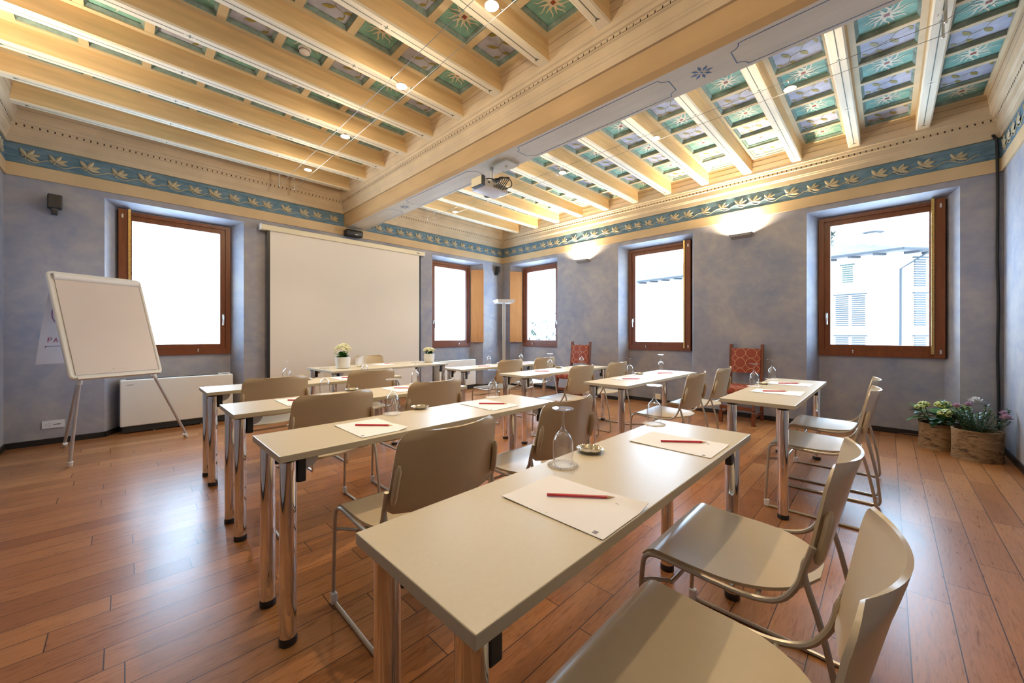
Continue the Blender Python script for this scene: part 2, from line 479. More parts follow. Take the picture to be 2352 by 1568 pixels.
def wall_with_niches(name, wins, lo, hi, to):
    """to(s, d, z) -> world; s along the wall, d depth behind the wall face"""
    b = MB()
    spans = sorted([(min(a, c), max(a, c), min(e, f), max(e, f)) for _, a, c, e, f in wins])
    x = lo
    for a, c, e, f in spans:
        b.quad(to(x, 0, 0), to(a, 0, 0), to(a, 0, 3.80), to(x, 0, 3.80), 'wall')
        b.quad(to(a, 0, NZ), to(c, 0, NZ), to(c, 0, 3.80), to(a, 0, 3.80), 'wall')
        # splayed jambs and head
        b.quad(to(a, 0, 0), to(e, DEP, 0), to(e, DEP, FZ1+0.01), to(a, 0, NZ), 'wall')
        b.quad(to(c, 0, 0), to(f, DEP, 0), to(f, DEP, FZ1+0.01), to(c, 0, NZ), 'wall')
        b.quad(to(a, 0, NZ), to(c, 0, NZ), to(f, DEP, FZ1+0.01), to(e, DEP, FZ1+0.01), 'wall')
        # back of the niche below the sill, outer reveal
        b.quad(to(e, DEP, 0), to(f, DEP, 0), to(f, DEP, FZ0), to(e, DEP, FZ0), 'wall')
        b.quad(to(e, DEP, FZ0), to(f, DEP, FZ0), to(f, TH, FZ0), to(e, TH, FZ0), 'wall')
        b.quad(to(e, DEP, FZ1+0.01), to(f, DEP, FZ1+0.01), to(f, TH, FZ1+0.01), to(e, TH, FZ1+0.01), 'wall')
        b.quad(to(e, DEP, FZ0), to(e, TH, FZ0), to(e, TH, FZ1+0.01), to(e, DEP, FZ1+0.01), 'wall')
        b.quad(to(f, DEP, FZ0), to(f, TH, FZ0), to(f, TH, FZ1+0.01), to(f, DEP, FZ1+0.01), 'wall')
        # outer face
        b.quad(to(x, TH, 0), to(e, TH, 0), to(e, TH, 3.80), to(x, TH, 3.80), 'wall')
        b.quad(to(e, TH, 0), to(f, TH, 0), to(f, TH, FZ0), to(e, TH, FZ0), 'wall')
        b.quad(to(e, TH, FZ1+0.01), to(f, TH, FZ1+0.01), to(f, TH, 3.80), to(e, TH, 3.80), 'wall')
        x = c
    b.quad(to(x, 0, 0), to(hi, 0, 0), to(hi, 0, 3.80), to(x, 0, 3.80), 'wall')
    b.quad(to(spans[-1][3], TH, 0), to(hi, TH, 0), to(hi, TH, 3.80), to(spans[-1][3], TH, 3.80), 'wall')
    return struct(b.build(name, smooth=False))
toA = lambda s, d, z: (s, d, z)
toB = lambda s, d, z: (d, s, z)
wall_with_niches('wall_back', WIN[:2], XC, 0.0, toA)
wall_with_niches('wall_right', WIN[2:], YD, 0.0, toB)
b = MB(); b.box(XC-0.15, XC, YD-0.15, 0.15, 0, 3.80, 'wall'); struct(b.build('wall_left', smooth=False))
b = MB(); b.box(XC-0.15, 0.15, YD-0.15, YD, 0, 3.80, 'wall'); struct(b.build('wall_front', smooth=False))

# baseboards (follow the niches)
def baseboard(name, wins, lo, hi, to):
    b = MB(); t = 0.014; h = 0.062
    def seg(p, q):
        (s0, d0), (s1, d1) = p, q
        L = math.hypot(s1-s0, d1-d0); nx, ny = -(d1-d0)/L*t, (s1-s0)/L*t
        if ny > 0: nx, ny = -nx, -ny
        V = [to(s0, d0, 0), to(s1, d1, 0), to(s1+nx, d1+ny, 0), to(s0+nx, d0+ny, 0)]
        V += [(v[0], v[1], h) for v in V]
        b.add(V, [(0, 1, 2, 3), (4, 7, 6, 5), (0, 4, 5, 1), (1, 5, 6, 2), (2, 6, 7, 3), (3, 7, 4, 0)], 'baseboard')
    spans = sorted([(min(a, c), max(a, c), min(e, f), max(e, f)) for _, a, c, e, f in wins])
    x = lo
    for a, c, e, f in spans:
        seg((x, 0), (a, 0)); seg((a, 0), (e, DEP)); seg((e, DEP), (f, DEP)); seg((f, DEP), (c, 0)); x = c
    seg((x, 0), (hi, 0))
    return struct(b.build(name, smooth=False))
baseboard('baseboard_back', WIN[:2], XC, 0, toA)
baseboard('baseboard_right', WIN[2:], YD, 0, toB)
b = MB(); b.box(XC, XC+0.014, YD, 0, 0, 0.062, 'baseboard'); struct(b.build('baseboard_left', smooth=False))
b = MB(); b.box(XC, 0, YD, YD+0.014, 0, 0.062, 'baseboard'); struct(b.build('baseboard_front', smooth=False))

# ---------------------------------------------------------------- windows
def window(n, wall, n0, n1, f0, f1, to, shutter, handle_side):
    root = struct(empty('window_%d' % n))
    lo, hi = min(f0, f1), max(f0, f1)
    d0 = DEP
    def bx(b, s0, s1, da, db, z0, z1, m):
        V = [to(s, d, z) for s in (s0, s1) for d in (da, db) for z in (z0, z1)]
        b.add(V, [(0, 1, 3, 2), (4, 6, 7, 5), (0, 4, 5, 1), (2, 3, 7, 6), (0, 2, 6, 4), (1, 5, 7, 3)], m)
    def ring(b, s0, s1, z0, z1, ws, wb, wt, da, db, m):
        bx(b, s0, s0+ws, da, db, z0, z1, m); bx(b, s1-ws, s1, da, db, z0, z1, m)
        bx(b, s0+ws, s1-ws, da, db, z0, z0+wb, m); bx(b, s0+ws, s1-ws, da, db, z1-wt, z1, m)
    b = MB(); ring(b, lo, hi, FZ0, FZ1, 0.055, 0.075, 0.045, d0-0.03, d0+0.05, 'winwood')
    b.build('window_frame', root, False)
    b = MB(); ring(b, lo+0.05, hi-0.05, FZ0+0.07, FZ1-0.04, 0.07, 0.075, 0.07, d0-0.012, d0+0.045, 'winwood')
    sash = b.build('sash', root, False)
    b = MB(); bx(b, lo+0.115, hi-0.115, d0+0.012, d0+0.018, FZ0+0.14, FZ1-0.105, 'pane'); b.build('pane', sash, False)
    # handle on the sash
    hs = lo+0.085 if handle_side < 0 else hi-0.085
    b = MB(); bx(b, hs-0.013, hs+0.013, d0-0.022, d0-0.012, 1.42, 1.49, 'steel')
    b.tube([to(hs, d0-0.02, 1.475), to(hs, d0-0.055, 1.475), to(hs+0.004, d0-0.06, 1.45), to(hs-0.004*handle_side, d0-0.06, 1.335)], 0.009, 'steel', 8)
    b.build('handle', root)
    # latch on the lower rail
    ls = (lo+hi)/2 + (0.2 if wall == 'A' else 0.22)
    b = MB(); bx(b, ls-0.006, ls+0.006, d0-0.045, d0-0.03, FZ0+0.04, FZ0+0.075, 'steel')
    b.tube([to(ls, d0-0.045, FZ0+0.07), to(ls, d0-0.06, FZ0+0.075)], 0.007, 'steel', 8); b.build('latch', root)
    if shutter == 'folded_lo' or shutter == 'folded_hi':
        # shutter leaf folded back over the side of the frame with a brass piano hinge
        sgn = 1 if shutter == 'folded_lo' else -1
        e = lo if sgn > 0 else hi
        a0, a1 = sorted((e, e+sgn*0.085))
        b = MB(); bx(b, a0, a1, d0-0.085, d0-0.03, FZ0+0.005, FZ1+0.01, 'winwood'); sh = b.build('shutter', root, False)
        a0, a1 = sorted((e+sgn*0.085, e+sgn*0.108))
        b = MB(); bx(b, a0, a1, d0-0.10, d0-0.055, FZ0+0.05, FZ1+0.012, 'brass')
        for k in range(24):
            z = FZ0+0.09+k*0.073
            b.ball(to((a0+a1)/2, d0-0.101, z), 0.004, 'steel', 1)
        b.build('piano_hinge', sh, False)
        b = MB(); m_ = e+sgn*0.035
        for z0, z1 in ((FZ0+0.055, FZ0+0.10), (FZ1-0.10, FZ1-0.055)):
            bx(b, m_-0.008, m_+0.008, d0-0.092, d0-0.085, z0, z1, 'steel')
        b.build('hinge_plate', sh, False)
    elif shutter:
        # open leaf lying along the splayed corner jamb
        if wall == 'A': p0, p1 = (hi+0.01, d0-0.055), (hi+0.195, -0.03)
        else: p0, p1 = (hi+0.012, d0-0.055), (hi+0.185, -0.03)
        dx, dy = p1[0]-p0[0], p1[1]-p0[1]; L = math.hypot(dx, dy)
        nx, ny = -dy/L*0.028, dx/L*0.028
        if wall == 'A': nx, ny = nx, ny
        z0, z1 = 1.02, 2.66
        V = []
        for z in (z0, z1):
            for (s_, d_) in ((p0[0], p0[1]), (p1[0], p1[1]), (p1[0]+nx, p1[1]+ny), (p0[0]+nx, p0[1]+ny)): V.append(to(s_-nx, d_-ny, z))
        b = MB(); b.add(V, [(0, 1, 2, 3), (4, 7, 6, 5), (0, 4, 5, 1), (1, 5, 6, 2), (2, 6, 7, 3), (3, 7, 4, 0)], 'shutter')
        sh = b.build('shutter', root, False)
        mx, my = (p0[0]+p1[0])/2, (p0[1]+p1[1])/2
        b = MB(); q = to(mx-nx*1.2, my-ny*1.2, z0+0.02)
        b.ball(q, 0.012, 'steel', 1, (1.6, 1.6, 0.7)); b.build('shutter_pull', sh)
    # curtain eyelets at the top of the niche
    b = MB()
    for s_ in (lo+0.02, hi-0.02):
        p = Vector(to(s_, d0-0.06, FZ1+0.045))
        b.tube([p+Vector((0, 0, 0.03)), p, p+Vector((0.008, -0.004, -0.012)), p+Vector((0.014, -0.007, 0.0))], 0.004, 'white_plastic', 6)
    b.build('hook', root)
    return root
window(1, *WIN[0], toA, 'folded_lo', 1)
window(2, *WIN[1], toA, 'open', -1)
window(3, *WIN[2], toB, 'open', -1)
window(4, *WIN[3], toB, 'folded_lo', 1)
window(5, *WIN[4], toB, 'folded_lo', 1)
for n, (wl, a, c, e, f) in enumerate(WIN):
    lo, hi = min(e, f), max(e, f)
    o = light('daylight_portal', 'AREA', (0, 0, 0), 1, (1, 1, 1), None, shape='RECTANGLE', size=hi-lo, size_y=FZ1-FZ0)
    o.data.cycles.is_portal = True
    o.location = ((lo+hi)/2, TH+0.01, (FZ0+FZ1)/2) if wl == 'A' else (TH+0.01, (lo+hi)/2, (FZ0+FZ1)/2)
    o.rotation_euler = (-PI/2, 0, 0) if wl == 'A' else (-PI/2, 0, -PI/2)

# ---------------------------------------------------------------- painted frieze bands with leaf garland
def garland(to, s0, s1, step, seed, skip=None):
    """leaf sprays on a wavy stem; to(s, z, e): along the wall, height, distance off the wall"""
    rnd = random.Random(seed); b = MB()
    def leaf(s, z, ang, L, w):
        ca, sa = math.cos(ang), math.sin(ang)
        V = []; n = 5
        for i in range(n+1):
            t = i/n; hw = w*math.sin(PI*min(1, t*0.96+0.04))**0.8
            for sg, e in ((-1, 0.004), (0, 0.011), (1, 0.004)):
                px, pz = t*L, sg*hw
                V.append(to(s+px*ca-pz*sa, z+px*sa+pz*ca, 0.012+e))
        F = []
        for i in range(n):
            for k in range(2): F.append((i*3+k, i*3+k+1, (i+1)*3+k+1, (i+1)*3+k))
        b.add(V, F, 'garland')
    stem = []
    s = s0; zc = 3.105; up = True
    while s < s1:
        sp = step*rnd.uniform(0.8, 1.2)
        if not (skip and skip[0] < s < skip[1]):
            k = rnd.uniform(0.9, 1.12)
            for ang, L in ((2.15, 0.085), (0.95, 0.095), (0.35, 0.105), (-0.25, 0.10)):
                leaf(s, zc, ang+rnd.uniform(-0.1, 0.1), L*k, 0.017*k)
            leaf(s-0.01, zc-0.005, 2.75, 0.035, 0.008)
            b.tube([to(s-0.01, zc-0.03, 0.014), to(s, zc, 0.016)], 0.004, 'garland', 5)
        for j in range(8):
            t = j/8
            stem.append((s+t*sp, zc-0.027-0.024*math.sin(2*PI*t)*rnd.uniform(0.9, 1.1)))
        s += sp
    if skip:
        for part in ([q for q in stem if q[0] < skip[0]], [q for q in stem if q[0] > skip[1]]):
            if len(part) > 2: b.tube([to(q[0], q[1], 0.012) for q in part], 0.0045, 'garland', 5)
    else: b.tube([to(q[0], q[1], 0.012) for q in stem if q[0] < s1], 0.0045, 'garland', 5)
    return b
fA = lambda s, z, e: (s, -e, z)
fB = lambda s, z, e: (-e, -s, z)
fD = lambda s, z, e: (-s, YD+e, z)
fC = lambda s, z, e: (XC+e, s, z)
def frieze(n, boxes, to, s0, s1, seed, skip=None):
    root = struct(empty('trim_%d' % n))
    b = MB()
    for (x0, x1, y0, y1) in boxes[0]: b.box(x0, x1, y0, y1, T1, T2, 'band')
    b.build('blue_band', root, False)
    b = MB()
    for (x0, x1, y0, y1) in boxes[1]: b.box(x0, x1, y0, y1, T0, T1, 'tan_band')
    b.build('tan_band', root, False)
    garland(to, s0, s1, 0.222, seed, skip).build('leaf_garland', root)
    b = MB()
    for (x0, x1, y0, y1) in boxes[0]:
        g_ = 0.004
        if x1-x0 > y1-y0:
            yy = y0 if y1 > -0.01 else y1; s_ = -1 if y1 > -0.01 else 1
            for z in (T1+0.004, T2-0.005): b.box(x0, x1, min(yy, yy+s_*0.002), max(yy, yy+s_*0.002), z-g_, z+g_, 'line_green')
        else:
            xx = x0 if x1 > -0.01 else x1; s_ = -1 if x1 > -0.01 else 1
            for z in (T1+0.004, T2-0.005): b.box(min(xx, xx+s_*0.002), max(xx, xx+s_*0.002), y0, y1, z-g_, z+g_, 'line_green')
    b.build('border_line', root, False)
frieze(1, ([(XC, BL, -0.008, 0), (BR, 0, -0.008, 0)], [(XC, 0, -0.016, 0)]), fA, XC+0.15, -0.12, 3, (BL-0.14, BR+0.06))
frieze(2, ([(-0.008, 0, YD, 0)], [(-0.016, 0, YD, 0)]), fB, 0.14, -YD-0.15, 5)
frieze(3, ([(BR, 0, YD, YD+0.008), (XC, BL, YD, YD+0.008)], [(XC, 0, YD, YD+0.016)]), fD, 0.12, -XC-0.1, 8, (-BR-0.06, -BL+0.14))
frieze(4, ([(XC, XC+0.008, YD, 0)], [(XC, XC+0.016, YD, 0)]), fC, YD+0.1, -0.12, 9)

# cornices: one mitred moulding loop round each of the two ceiling fields
PROF = [(0.0, T2), (0.022, T2), (0.024, T3-0.01), (0.034, T3), (0.036, T3+0.012), (0.044, T3+0.02), (0.047, 3.385),
        (0.062, 3.392), (0.064, 3.425), (0.078, 3.43), (0.083, 3.455), (0.098, 3.462), (0.10, ZJ), (0.10, ZJ+0.004), (0.125, ZF+0.01), (0.125, ZF+0.03)]
def cornice(n, x0, x1, y0, y1):
    root = struct(empty('trim_%d' % n))
    b = MB()
    V = []
    for e, z in PROF: V += [(x0+e, y0+e, z), (x1-e, y0+e, z), (x1-e, y1-e, z), (x0+e, y1-e, z)]
    for i in range(len(PROF)-1):
        F = [(i*4+k, i*4+(k+1) % 4, (i+1)*4+(k+1) % 4, (i+1)*4+k) for k in range(4)]
        b.add(V, F, 'fascia' if PROF[i][1] >= ZJ else 'cornice')
    b.build('cornice_moulding', root, False)
    # dentil course: dark slots between the blocks
    b = MB(); e = 0.063; st = 0.0525; hw = 0.006; z0, z1 = 3.399, 3.419
    k = 0
    for (p, q, ax, sgn, fixed) in ((x0+e, x1-e, 0, -1, y1-e), (x0+e, x1-e, 0, 1, y0+e), (y0+e, y1-e, 1, -1, x1-e), (y0+e, y1-e, 1, 1, x0+e)):
        m_ = int((q-p)/st)
        for i in range(m_):
            c = p+(i+0.5)*st
            f0, f1 = sorted((fixed, fixed+sgn*0.002))
            comb = ax == 1 and abs(fixed-(BL-e)) < 0.01
            h_ = 0.0035 if comb else hw
            if ax == 0: b.box(c-h_, c+h_, f0, f1, z0, z1, 'hole')
            else: b.box(f0, f1, c-h_, c+h_, z0+(0 if comb else 0), z1, 'hole')
            if comb: b.box(f0, f1, c+h_, c+st*0.8, z0, z0+0.0022, 'hole')
    b.build('dentil_slots', root, False)
    # plank joints on the sloping fascia
    b = MB()
    for t in (0.35, 0.72):
        e_, z = 0.10+0.025*t-0.0015, ZJ+0.004+(ZF-ZJ)*t
        for (a, c) in (((x0+e_, y0+e_), (x1-e_, y0+e_)), ((x1-e_, y0+e_), (x1-e_, y1-e_)), ((x1-e_, y1-e_), (x0+e_, y1-e_)), ((x0+e_, y1-e_), (x0+e_, y0+e_))):
            b.tube([(a[0], a[1], z), (c[0], c[1], z)], 0.0022, 'hole', 4)
    b.build('board_joints', root, False)
cornice(5, XC, BL, YD, 0)
cornice(6, BR, 0, YD, 0)

# ---------------------------------------------------------------- ceiling fields
def sun_mesh():
    b = MB(); hx, hy, px, py = 0.165, 0.188, 0.143, 0.166
    coffer_box(b, hx, hy, px, py, 'sun_field')
    z = -0.002
    for k in range(16):
        a = 2*PI*k/16; ca, sa = math.cos(a), math.sin(a); long_ = (k % 2 == 0)
        L = 0.152 if long_ else 0.115; n = 6; V = []
        for i in range(n+1):
            t = i/n; r = 0.03+(L-0.03)*t; off = (0.014*math.sin(t*2*PI)) if long_ else 0
            hw = 0.0085*(1-t)**0.7+0.0008
            for sg in (-1, 1): V.append((r*ca-(off+sg*hw)*sa, (r*sa+(off+sg*hw)*ca), z))
        b.add(V, [(i*2, i*2+1, i*2+3, i*2+2) for i in range(n)], 'sun_ray')
    V = [(0.036*math.cos(2*PI*k/20), 0.036*math.sin(2*PI*k/20), z-0.0005) for k in range(20)]
    b.add(V, [tuple(range(20))], 'sun_ray')
    b.add([(-0.017, -0.017, -0.004), (0.017, -0.017, -0.004), (0.017, 0.017, -0.004), (-0.017, 0.017, -0.004)], [(0, 1, 2, 3)], 'sun_core')
    return b.mesh('coffer_sun', False)
def coffer_box(b, hx, hy, px, py, field):
    dz = ZF-ZP
    o = [(-hx, -hy, dz), (hx, -hy, dz), (hx, hy, dz), (-hx, hy, dz)]
    m_ = [(x*0.965, y*0.965, dz+0.010) for x, y, _ in o]
    i_ = [(-px, -py, -0.008), (px, -py, -0.008), (px, py, -0.008), (-px, py, -0.008)]
    f_ = [(x, y, 0) for x, y, _ in i_]
    for A_, B_ in ((o, m_), (m_, i_), (i_, f_)):
        b.add(A_+B_, [(k, (k+1) % 4, 4+(k+1) % 4, 4+k) for k in range(4)], 'coffer_edge')
    b.add(f_, [(0, 1, 2, 3)], field)
def leaf_mesh():
    b = MB(); coffer_box(b, 0.165, 0.188, 0.143, 0.166, 'leaf_field')
    z = -0.002
    path = smooth_path([(x_*1.32, y_*1.15, z) for x_, y_ in ((-0.07, -0.11), (-0.055, -0.05), (0.0, -0.015), (0.02, 0.04), (0.07, 0.06), (0.085, 0.10))], 4)
    for i in range(len(path)-1):
        p, q = path[i], path[i+1]; d = (q-p).normalized(); nn = Vector((-d.y, d.x, 0))*0.0028
        b.add([p+nn, p-nn, q-nn, q+nn], [(0, 1, 2, 3)], 'olive')
    path = None
    for (x, y, ang, L, wd) in ((-0.06, -0.06, 2.0, 0.075, 0.014), (0.0, -0.015, -0.7, 0.08, 0.015), (0.02, 0.04, 2.4, 0.08, 0.014), (0.07, 0.06, -0.9, 0.05, 0.012), (0.085, 0.10, 2.0, 0.045, 0.011), (-0.07, -0.11, -0.6, 0.05, 0.011)):
        x *= 1.32; y *= 1.15; L *= 1.3; wd *= 1.35
        V = []; n = 6; ca, sa = math.cos(ang), math.sin(ang)
        for i in range(n+1):
            t = i/n; hw = wd*math.sin(PI*t)**0.8; bend = 0.018*t*t
            for sg in (-1, 1): V.append((x+t*L*ca-(sg*hw+bend)*sa, y+t*L*sa+(sg*hw+bend)*ca, z-0.0006))
        b.add(V, [(i*2, i*2+1, i*2+3, i*2+2) for i in range(n)], 'olive')
    return b.mesh('coffer_leaf', False)
SUN, LEAF = sun_mesh(), leaf_mesh()

def joist_mesh(L):
    b = MB(); h = 0.0575; q = 0.012
    b.add([(-L, -h, ZJ+q), (L, -h, ZJ+q), (L, -h, ZP), (-L, -h, ZP)], [(0, 1, 2, 3)], 'joist_side')
    b.add([(-L, h, ZJ+q), (L, h, ZJ+q), (L, h, ZP), (-L, h, ZP)], [(0, 3, 2, 1)], 'joist_side')
    k = h-q
    b.add([(-L, -h, ZJ+q), (-L, -k, ZJ), (L, -k, ZJ), (L, -h, ZJ+q)], [(0, 1, 2, 3)], 'joist_soffit')
    b.add([(-L, h, ZJ+q), (-L, k, ZJ), (L, k, ZJ), (L, h, ZJ+q)], [(0, 3, 2, 1)], 'joist_soffit')
    b.add([(-L, -k, ZJ), (-L, k, ZJ), (L, k, ZJ), (L, -k, ZJ)], [(0, 1, 2, 3)], 'joist_soffit')
    b.add([(-L, -h, ZP), (L, -h, ZP), (L, h, ZP), (-L, h, ZP)], [(0, 1, 2, 3)], 'joist_side')
    z = ZJ-0.0008; e = 0.12; m_ = 0.035
    third = (2*(L-e))/3
    xs = [-L+e+third, -L+e+2*third]
    cuts = [-L+e]+[v for x in xs for v in (x-m_, x+m_)]+[L-e]
    for i in range(0, len(cuts), 2):
        b.add([(cuts[i], -0.0035, z), (cuts[i+1], -0.0035, z), (cuts[i+1], 0.0035, z), (cuts[i], 0.0035, z)], [(0, 1, 2, 3)], 'line_green')
    for x in xs:
        V = [(x+(0.030 if j % 2 == 0 else 0.007)*math.cos(j*PI/4), (0.030 if j % 2 == 0 else 0.007)*math.sin(j*PI/4), z) for j in range(8)]
        b.add(V, [tuple(range(8))], 'line_green')
    for sg in (-1, 1):
        x = sg*(L-e)
        b.add([(x, -0.003, z), (x+sg*0.035, -0.022, z), (x+sg*0.026, 0, z), (x+sg*0.035, 0.022, z), (x, 0.003, z)], [(0, 1, 2, 3, 4)], 'line_green')
    return b.mesh('ceiling_joist', False)

def field(x0, x1, centers, px0, pstep, first_sun):
    root = struct(empty('ceiling'))
    L = (x1-x0)/2-0.10
    jm = joist_mesh(L); cxm = (x0+x1)/2
    for y in centers:
        o = bpy.data.objects.new('joist', jm); COL.objects.link(o); o.parent = root; o.location = (cxm, y, 0)
    bays = [(centers[i]+centers[i+1])/2 for i in range(len(centers)-1)]+[(centers[-1]-0.0575+YD+0.10)/2]
    grid = MB()
    for bi, y in enumerate(bays):
        top = centers[bi]-0.0575; bot = centers[bi+1]+0.0575 if bi+1 < len(centers) else YD+0.15
        xs = []
        for i in range(8):
            x = px0+pstep*i; xs.append(x)
            o = bpy.data.objects.new('coffer_panel', SUN if (i+bi+first_sun) % 2 == 0 else LEAF)
            COL.objects.link(o); o.parent = root; o.location = (x, y, ZP)
        grid.box(x0+0.05, x1-0.05, y+0.186, top, ZF-0.006, ZF+0.02, 'batten')
        grid.box(x0+0.05, x1-0.05, bot, y-0.186, ZF-0.006, ZF+0.02, 'batten')
        ends = sorted([x0+0.05]+[x+s_*0.163 for x in xs for s_ in (-1, 1)]+[x1-0.05])
        for i in range(0, len(ends), 2):
            grid.box(ends[i], ends[i+1], y-0.186, y+0.186, ZF-0.004, ZF+0.018, 'batten')
    grid.box(x0+0.05, x1-0.05, centers[0]+0.0575, -0.05, ZF-0.004, ZF+0.02, 'batten')
    grid.build('coffer_grid', root, False)
    b = MB(); b.box(x0-0.2, x1+0.2, YD-0.2, 0.2, ZP+0.012, ZP+0.05, 'batten'); b.build('ceiling_slab', root, False)
    return root
cl = field(XC, BL, [-0.435-0.578*i for i in range(12)], -4.08, -0.385, 1)
cr = field(BR, 0.0, [-0.582-0.569*i for i in range(12)], -0.31, -0.37, 1)

# main beam
mb = struct(empty('trim_7'))
b = MB(); c = 0.035
b.add([(BL, YD, T2+0.02), (BL, 0, T2+0.02), (BL, 0, T1+c), (BL, YD, T1+c)], [(0, 1, 2, 3)], 'beam_tan')
b.add([(BR, YD, T2+0.02), (BR, 0, T2+0.02), (BR, 0, T1+c), (BR, YD, T1+c)], [(0, 3, 2, 1)], 'beam_tan')
b.add([(BL, YD, T1+c), (BL, 0, T1+c), (BL+c, 0, T1), (BL+c, YD, T1)], [(0, 1, 2, 3)], 'beam_tan')
b.add([(BR, YD, T1+c), (BR, 0, T1+c), (BR-c*0.5, 0, T1), (BR-c*0.5, YD, T1)], [(0, 3, 2, 1)], 'beam_cream')
b.add([(BL+c, YD, T1), (BL+c, 0, T1), (BR-c*0.5, 0, T1), (BR-c*0.5, YD, T1)], [(0, 1, 2, 3)], 'beam_cream')
b.add([(BL, YD, T2+0.02), (BL, 0, T2+0.02), (BR, 0, T2+0.02), (BR, YD, T2+0.02)], [(0, 1, 2, 3)], 'beam_tan')
b.box(BL+0.005, BR-0.005, YD, 0, T2, 3.78, 'beam_tan')
b.build('main_beam', mb, False)
b = MB(); z = T1-0.001; xa, xb = BL+c+0.035, BR-c*0.5-0.035; xm = (xa+xb)/2
def ribbon(pts, w_, m):
    for i in range(len(pts)-1):
        p, q = Vector(pts[i]), Vector(pts[i+1]); d = (q-p).normalized(); nn = Vector((-d.y, d.x, 0))*w_
        b.add([p+nn, p-nn, q-nn, q+nn], [(0, 1, 2, 3)], m)
ros = [-1.66, -5.645]
segs = [(-0.12, -1.66+0.2), (-1.66-0.2, -3.3), (-3.95, -5.645+0.2), (-5.645-0.2, -7.3)]
for (ya, yb) in segs:
    r = 0.055; pts = []
    for (cx_, cy_, a0) in ((xa, ya, -PI/2), (xb, ya, PI), ):
        pass
    def corner(cx_, cy_, a0, a1):
        return [(cx_+r*math.cos(a0+(a1-a0)*k/6), cy_+r*math.sin(a0+(a1-a0)*k/6), z) for k in range(7)]
    pts = corner(xa, ya, -PI/2, 0)+corner(xb, ya, PI, PI*1.5)+corner(xb, yb, PI/2, PI)+corner(xa, yb, 0, PI/2)
    pts.append(pts[0]); ribbon(pts, 0.003, 'line_blue')
for y in ros:
    for k in range(8):
        a = k*PI/4; ca, sa = math.cos(a), math.sin(a)
        V = [(xm+t*ca-s_*sa, y+t*sa+s_*ca, z) for t, s_ in ((0.016, 0), (0.045, 0.011), (0.075, 0), (0.045, -0.011))]
        b.add(V, [(0, 1, 2, 3)], 'line_blue')
    b.add([(xm+0.01*math.cos(j*PI/4), y+0.01*math.sin(j*PI/4), z) for j in range(8)], [tuple(range(8))], 'line_blue')
b.build('painted_border', mb, False)

# ---------------------------------------------------------------- desks
ZT, TK = 0.752, 0.027
def tt(x, y):   # points measured on the desk tops
    k = (CAMZ-ZT)/0.475
    return (CAMX+(x-CAMX)*k, CAMY+(y-CAMY)*k)
def leg_meshes():
    b = MB(); b.cyl(0, 0, 0.03, ZT-TK-0.012, 0.030, 'chrome', 32); leg = b.mesh('leg')
    b = MB(); b.lathe([(0.030, 0), (0.0325, 0.003), (0.0325, 0.024), (0.030, 0.030)], 'rubber', 32); foot = b.mesh('foot')
    b = MB(); b.lathe([(0.032, ZT-TK-0.013), (0.034, ZT-TK-0.001)], 'black', 32); cap = b.mesh('cap')
    b = MB(); b.rbox(0.030, 0.062, -0.014, 0.014, ZT-TK-0.105, ZT-TK-0.001, 0.004, 'black')
    b.add(*half_disc(0.062, 0.052, ZT-TK-0.001), 'grey_metal'); br = b.mesh('bracket')
    return leg, foot, cap, br
def half_disc(x, r, z):
    V = []; F = []
    for s_ in (-0.004, 0.004):
        V.append((x, s_, z))
        for k in range(9):
            a = k/8*PI/2; V.append((x+r*math.cos(a), s_, z-r*math.sin(a)*1.1))
    for k in range(1, 9):
        F += [(0, k, k+1), (10, 10+k+1, 10+k), (k, 10+k, 11+k, k+1)]
    return V, F
LEG, FOOT, CAP, BRK = leg_meshes()
def desk(label, cx, cy, L, D, rz=0.0, legy=0.15, group='chrome-legged desks'):
    r = thing('desk', label, 'desk', (cx, cy, 0), rz, group)
    b = MB(); b.rbox(-L/2, L/2, -D/2, D/2, ZT-TK, ZT, 0.0025, 'tableedge', None, 2)
    o = b.build('tabletop', r)
    me = o.data; me.materials.append(M['tabletop'])
    for p in me.polygons:
        if p.normal.z > 0.9: p.material_index = 1
    for sx in (-1, 1):
        for sy in (-1, 1):
            l = bpy.data.objects.new('leg', LEG); COL.objects.link(l); l.parent = r
            l.location = (sx*(L/2-0.046), sy*legy, 0); l.rotation_euler.z = 0 if sx < 0 else PI
            for nm, me_ in (('foot', FOOT), ('leg_cap', CAP), ('leg_bracket', BRK)):
                q = bpy.data.objects.new(nm, me_); COL.objects.link(q); q.parent = l
    return r
DESKS = {'F': (-5.967, -4.332, -6.1165, -5.6875, 'beige desk nearest the camera, in the foreground', 'nearest foreground desk'),
         'L1': (-5.936, -4.281, -4.949, -4.522, 'beige left-hand desk just beyond the foreground desk, third from the screen', 'third left-hand desk from the screen'),
         'L2': (-5.908, -4.225, -3.927, -3.470, 'beige left-hand desk in the middle row, second from the screen', 'second left-hand desk from the screen'),
         'L3': (-5.890, -4.22, -2.784, -2.345, 'beige left-hand desk in front of the low wall heater, first from the screen', 'first left-hand desk from the screen'),
         'R1': (-3.353, -1.604, -6.143, -5.702, 'beige right-hand desk nearest the large right window', 'right-hand desk nearest the camera'),
         'R2': (-3.258, -1.533, -4.932, -4.487, 'beige right-hand desk below the middle right window, second from the camera', 'second right-hand desk from the camera'),
         'R3': (-3.293, -1.577, -3.765, -3.354, 'beige right-hand desk in front of the farther red armless chair, third from the camera', 'third right-hand desk from the camera'),
         'R4': (-3.305, -1.58, -2.69, -2.29, 'farthest beige right-hand desk, close to the floor lamp corner', 'farthest right-hand desk')}
for k, (x0, x1, y0, y1, lab, _) in DESKS.items():
    desk(lab, (x0+x1)/2, (y0+y1)/2, x1-x0, y1-y0)
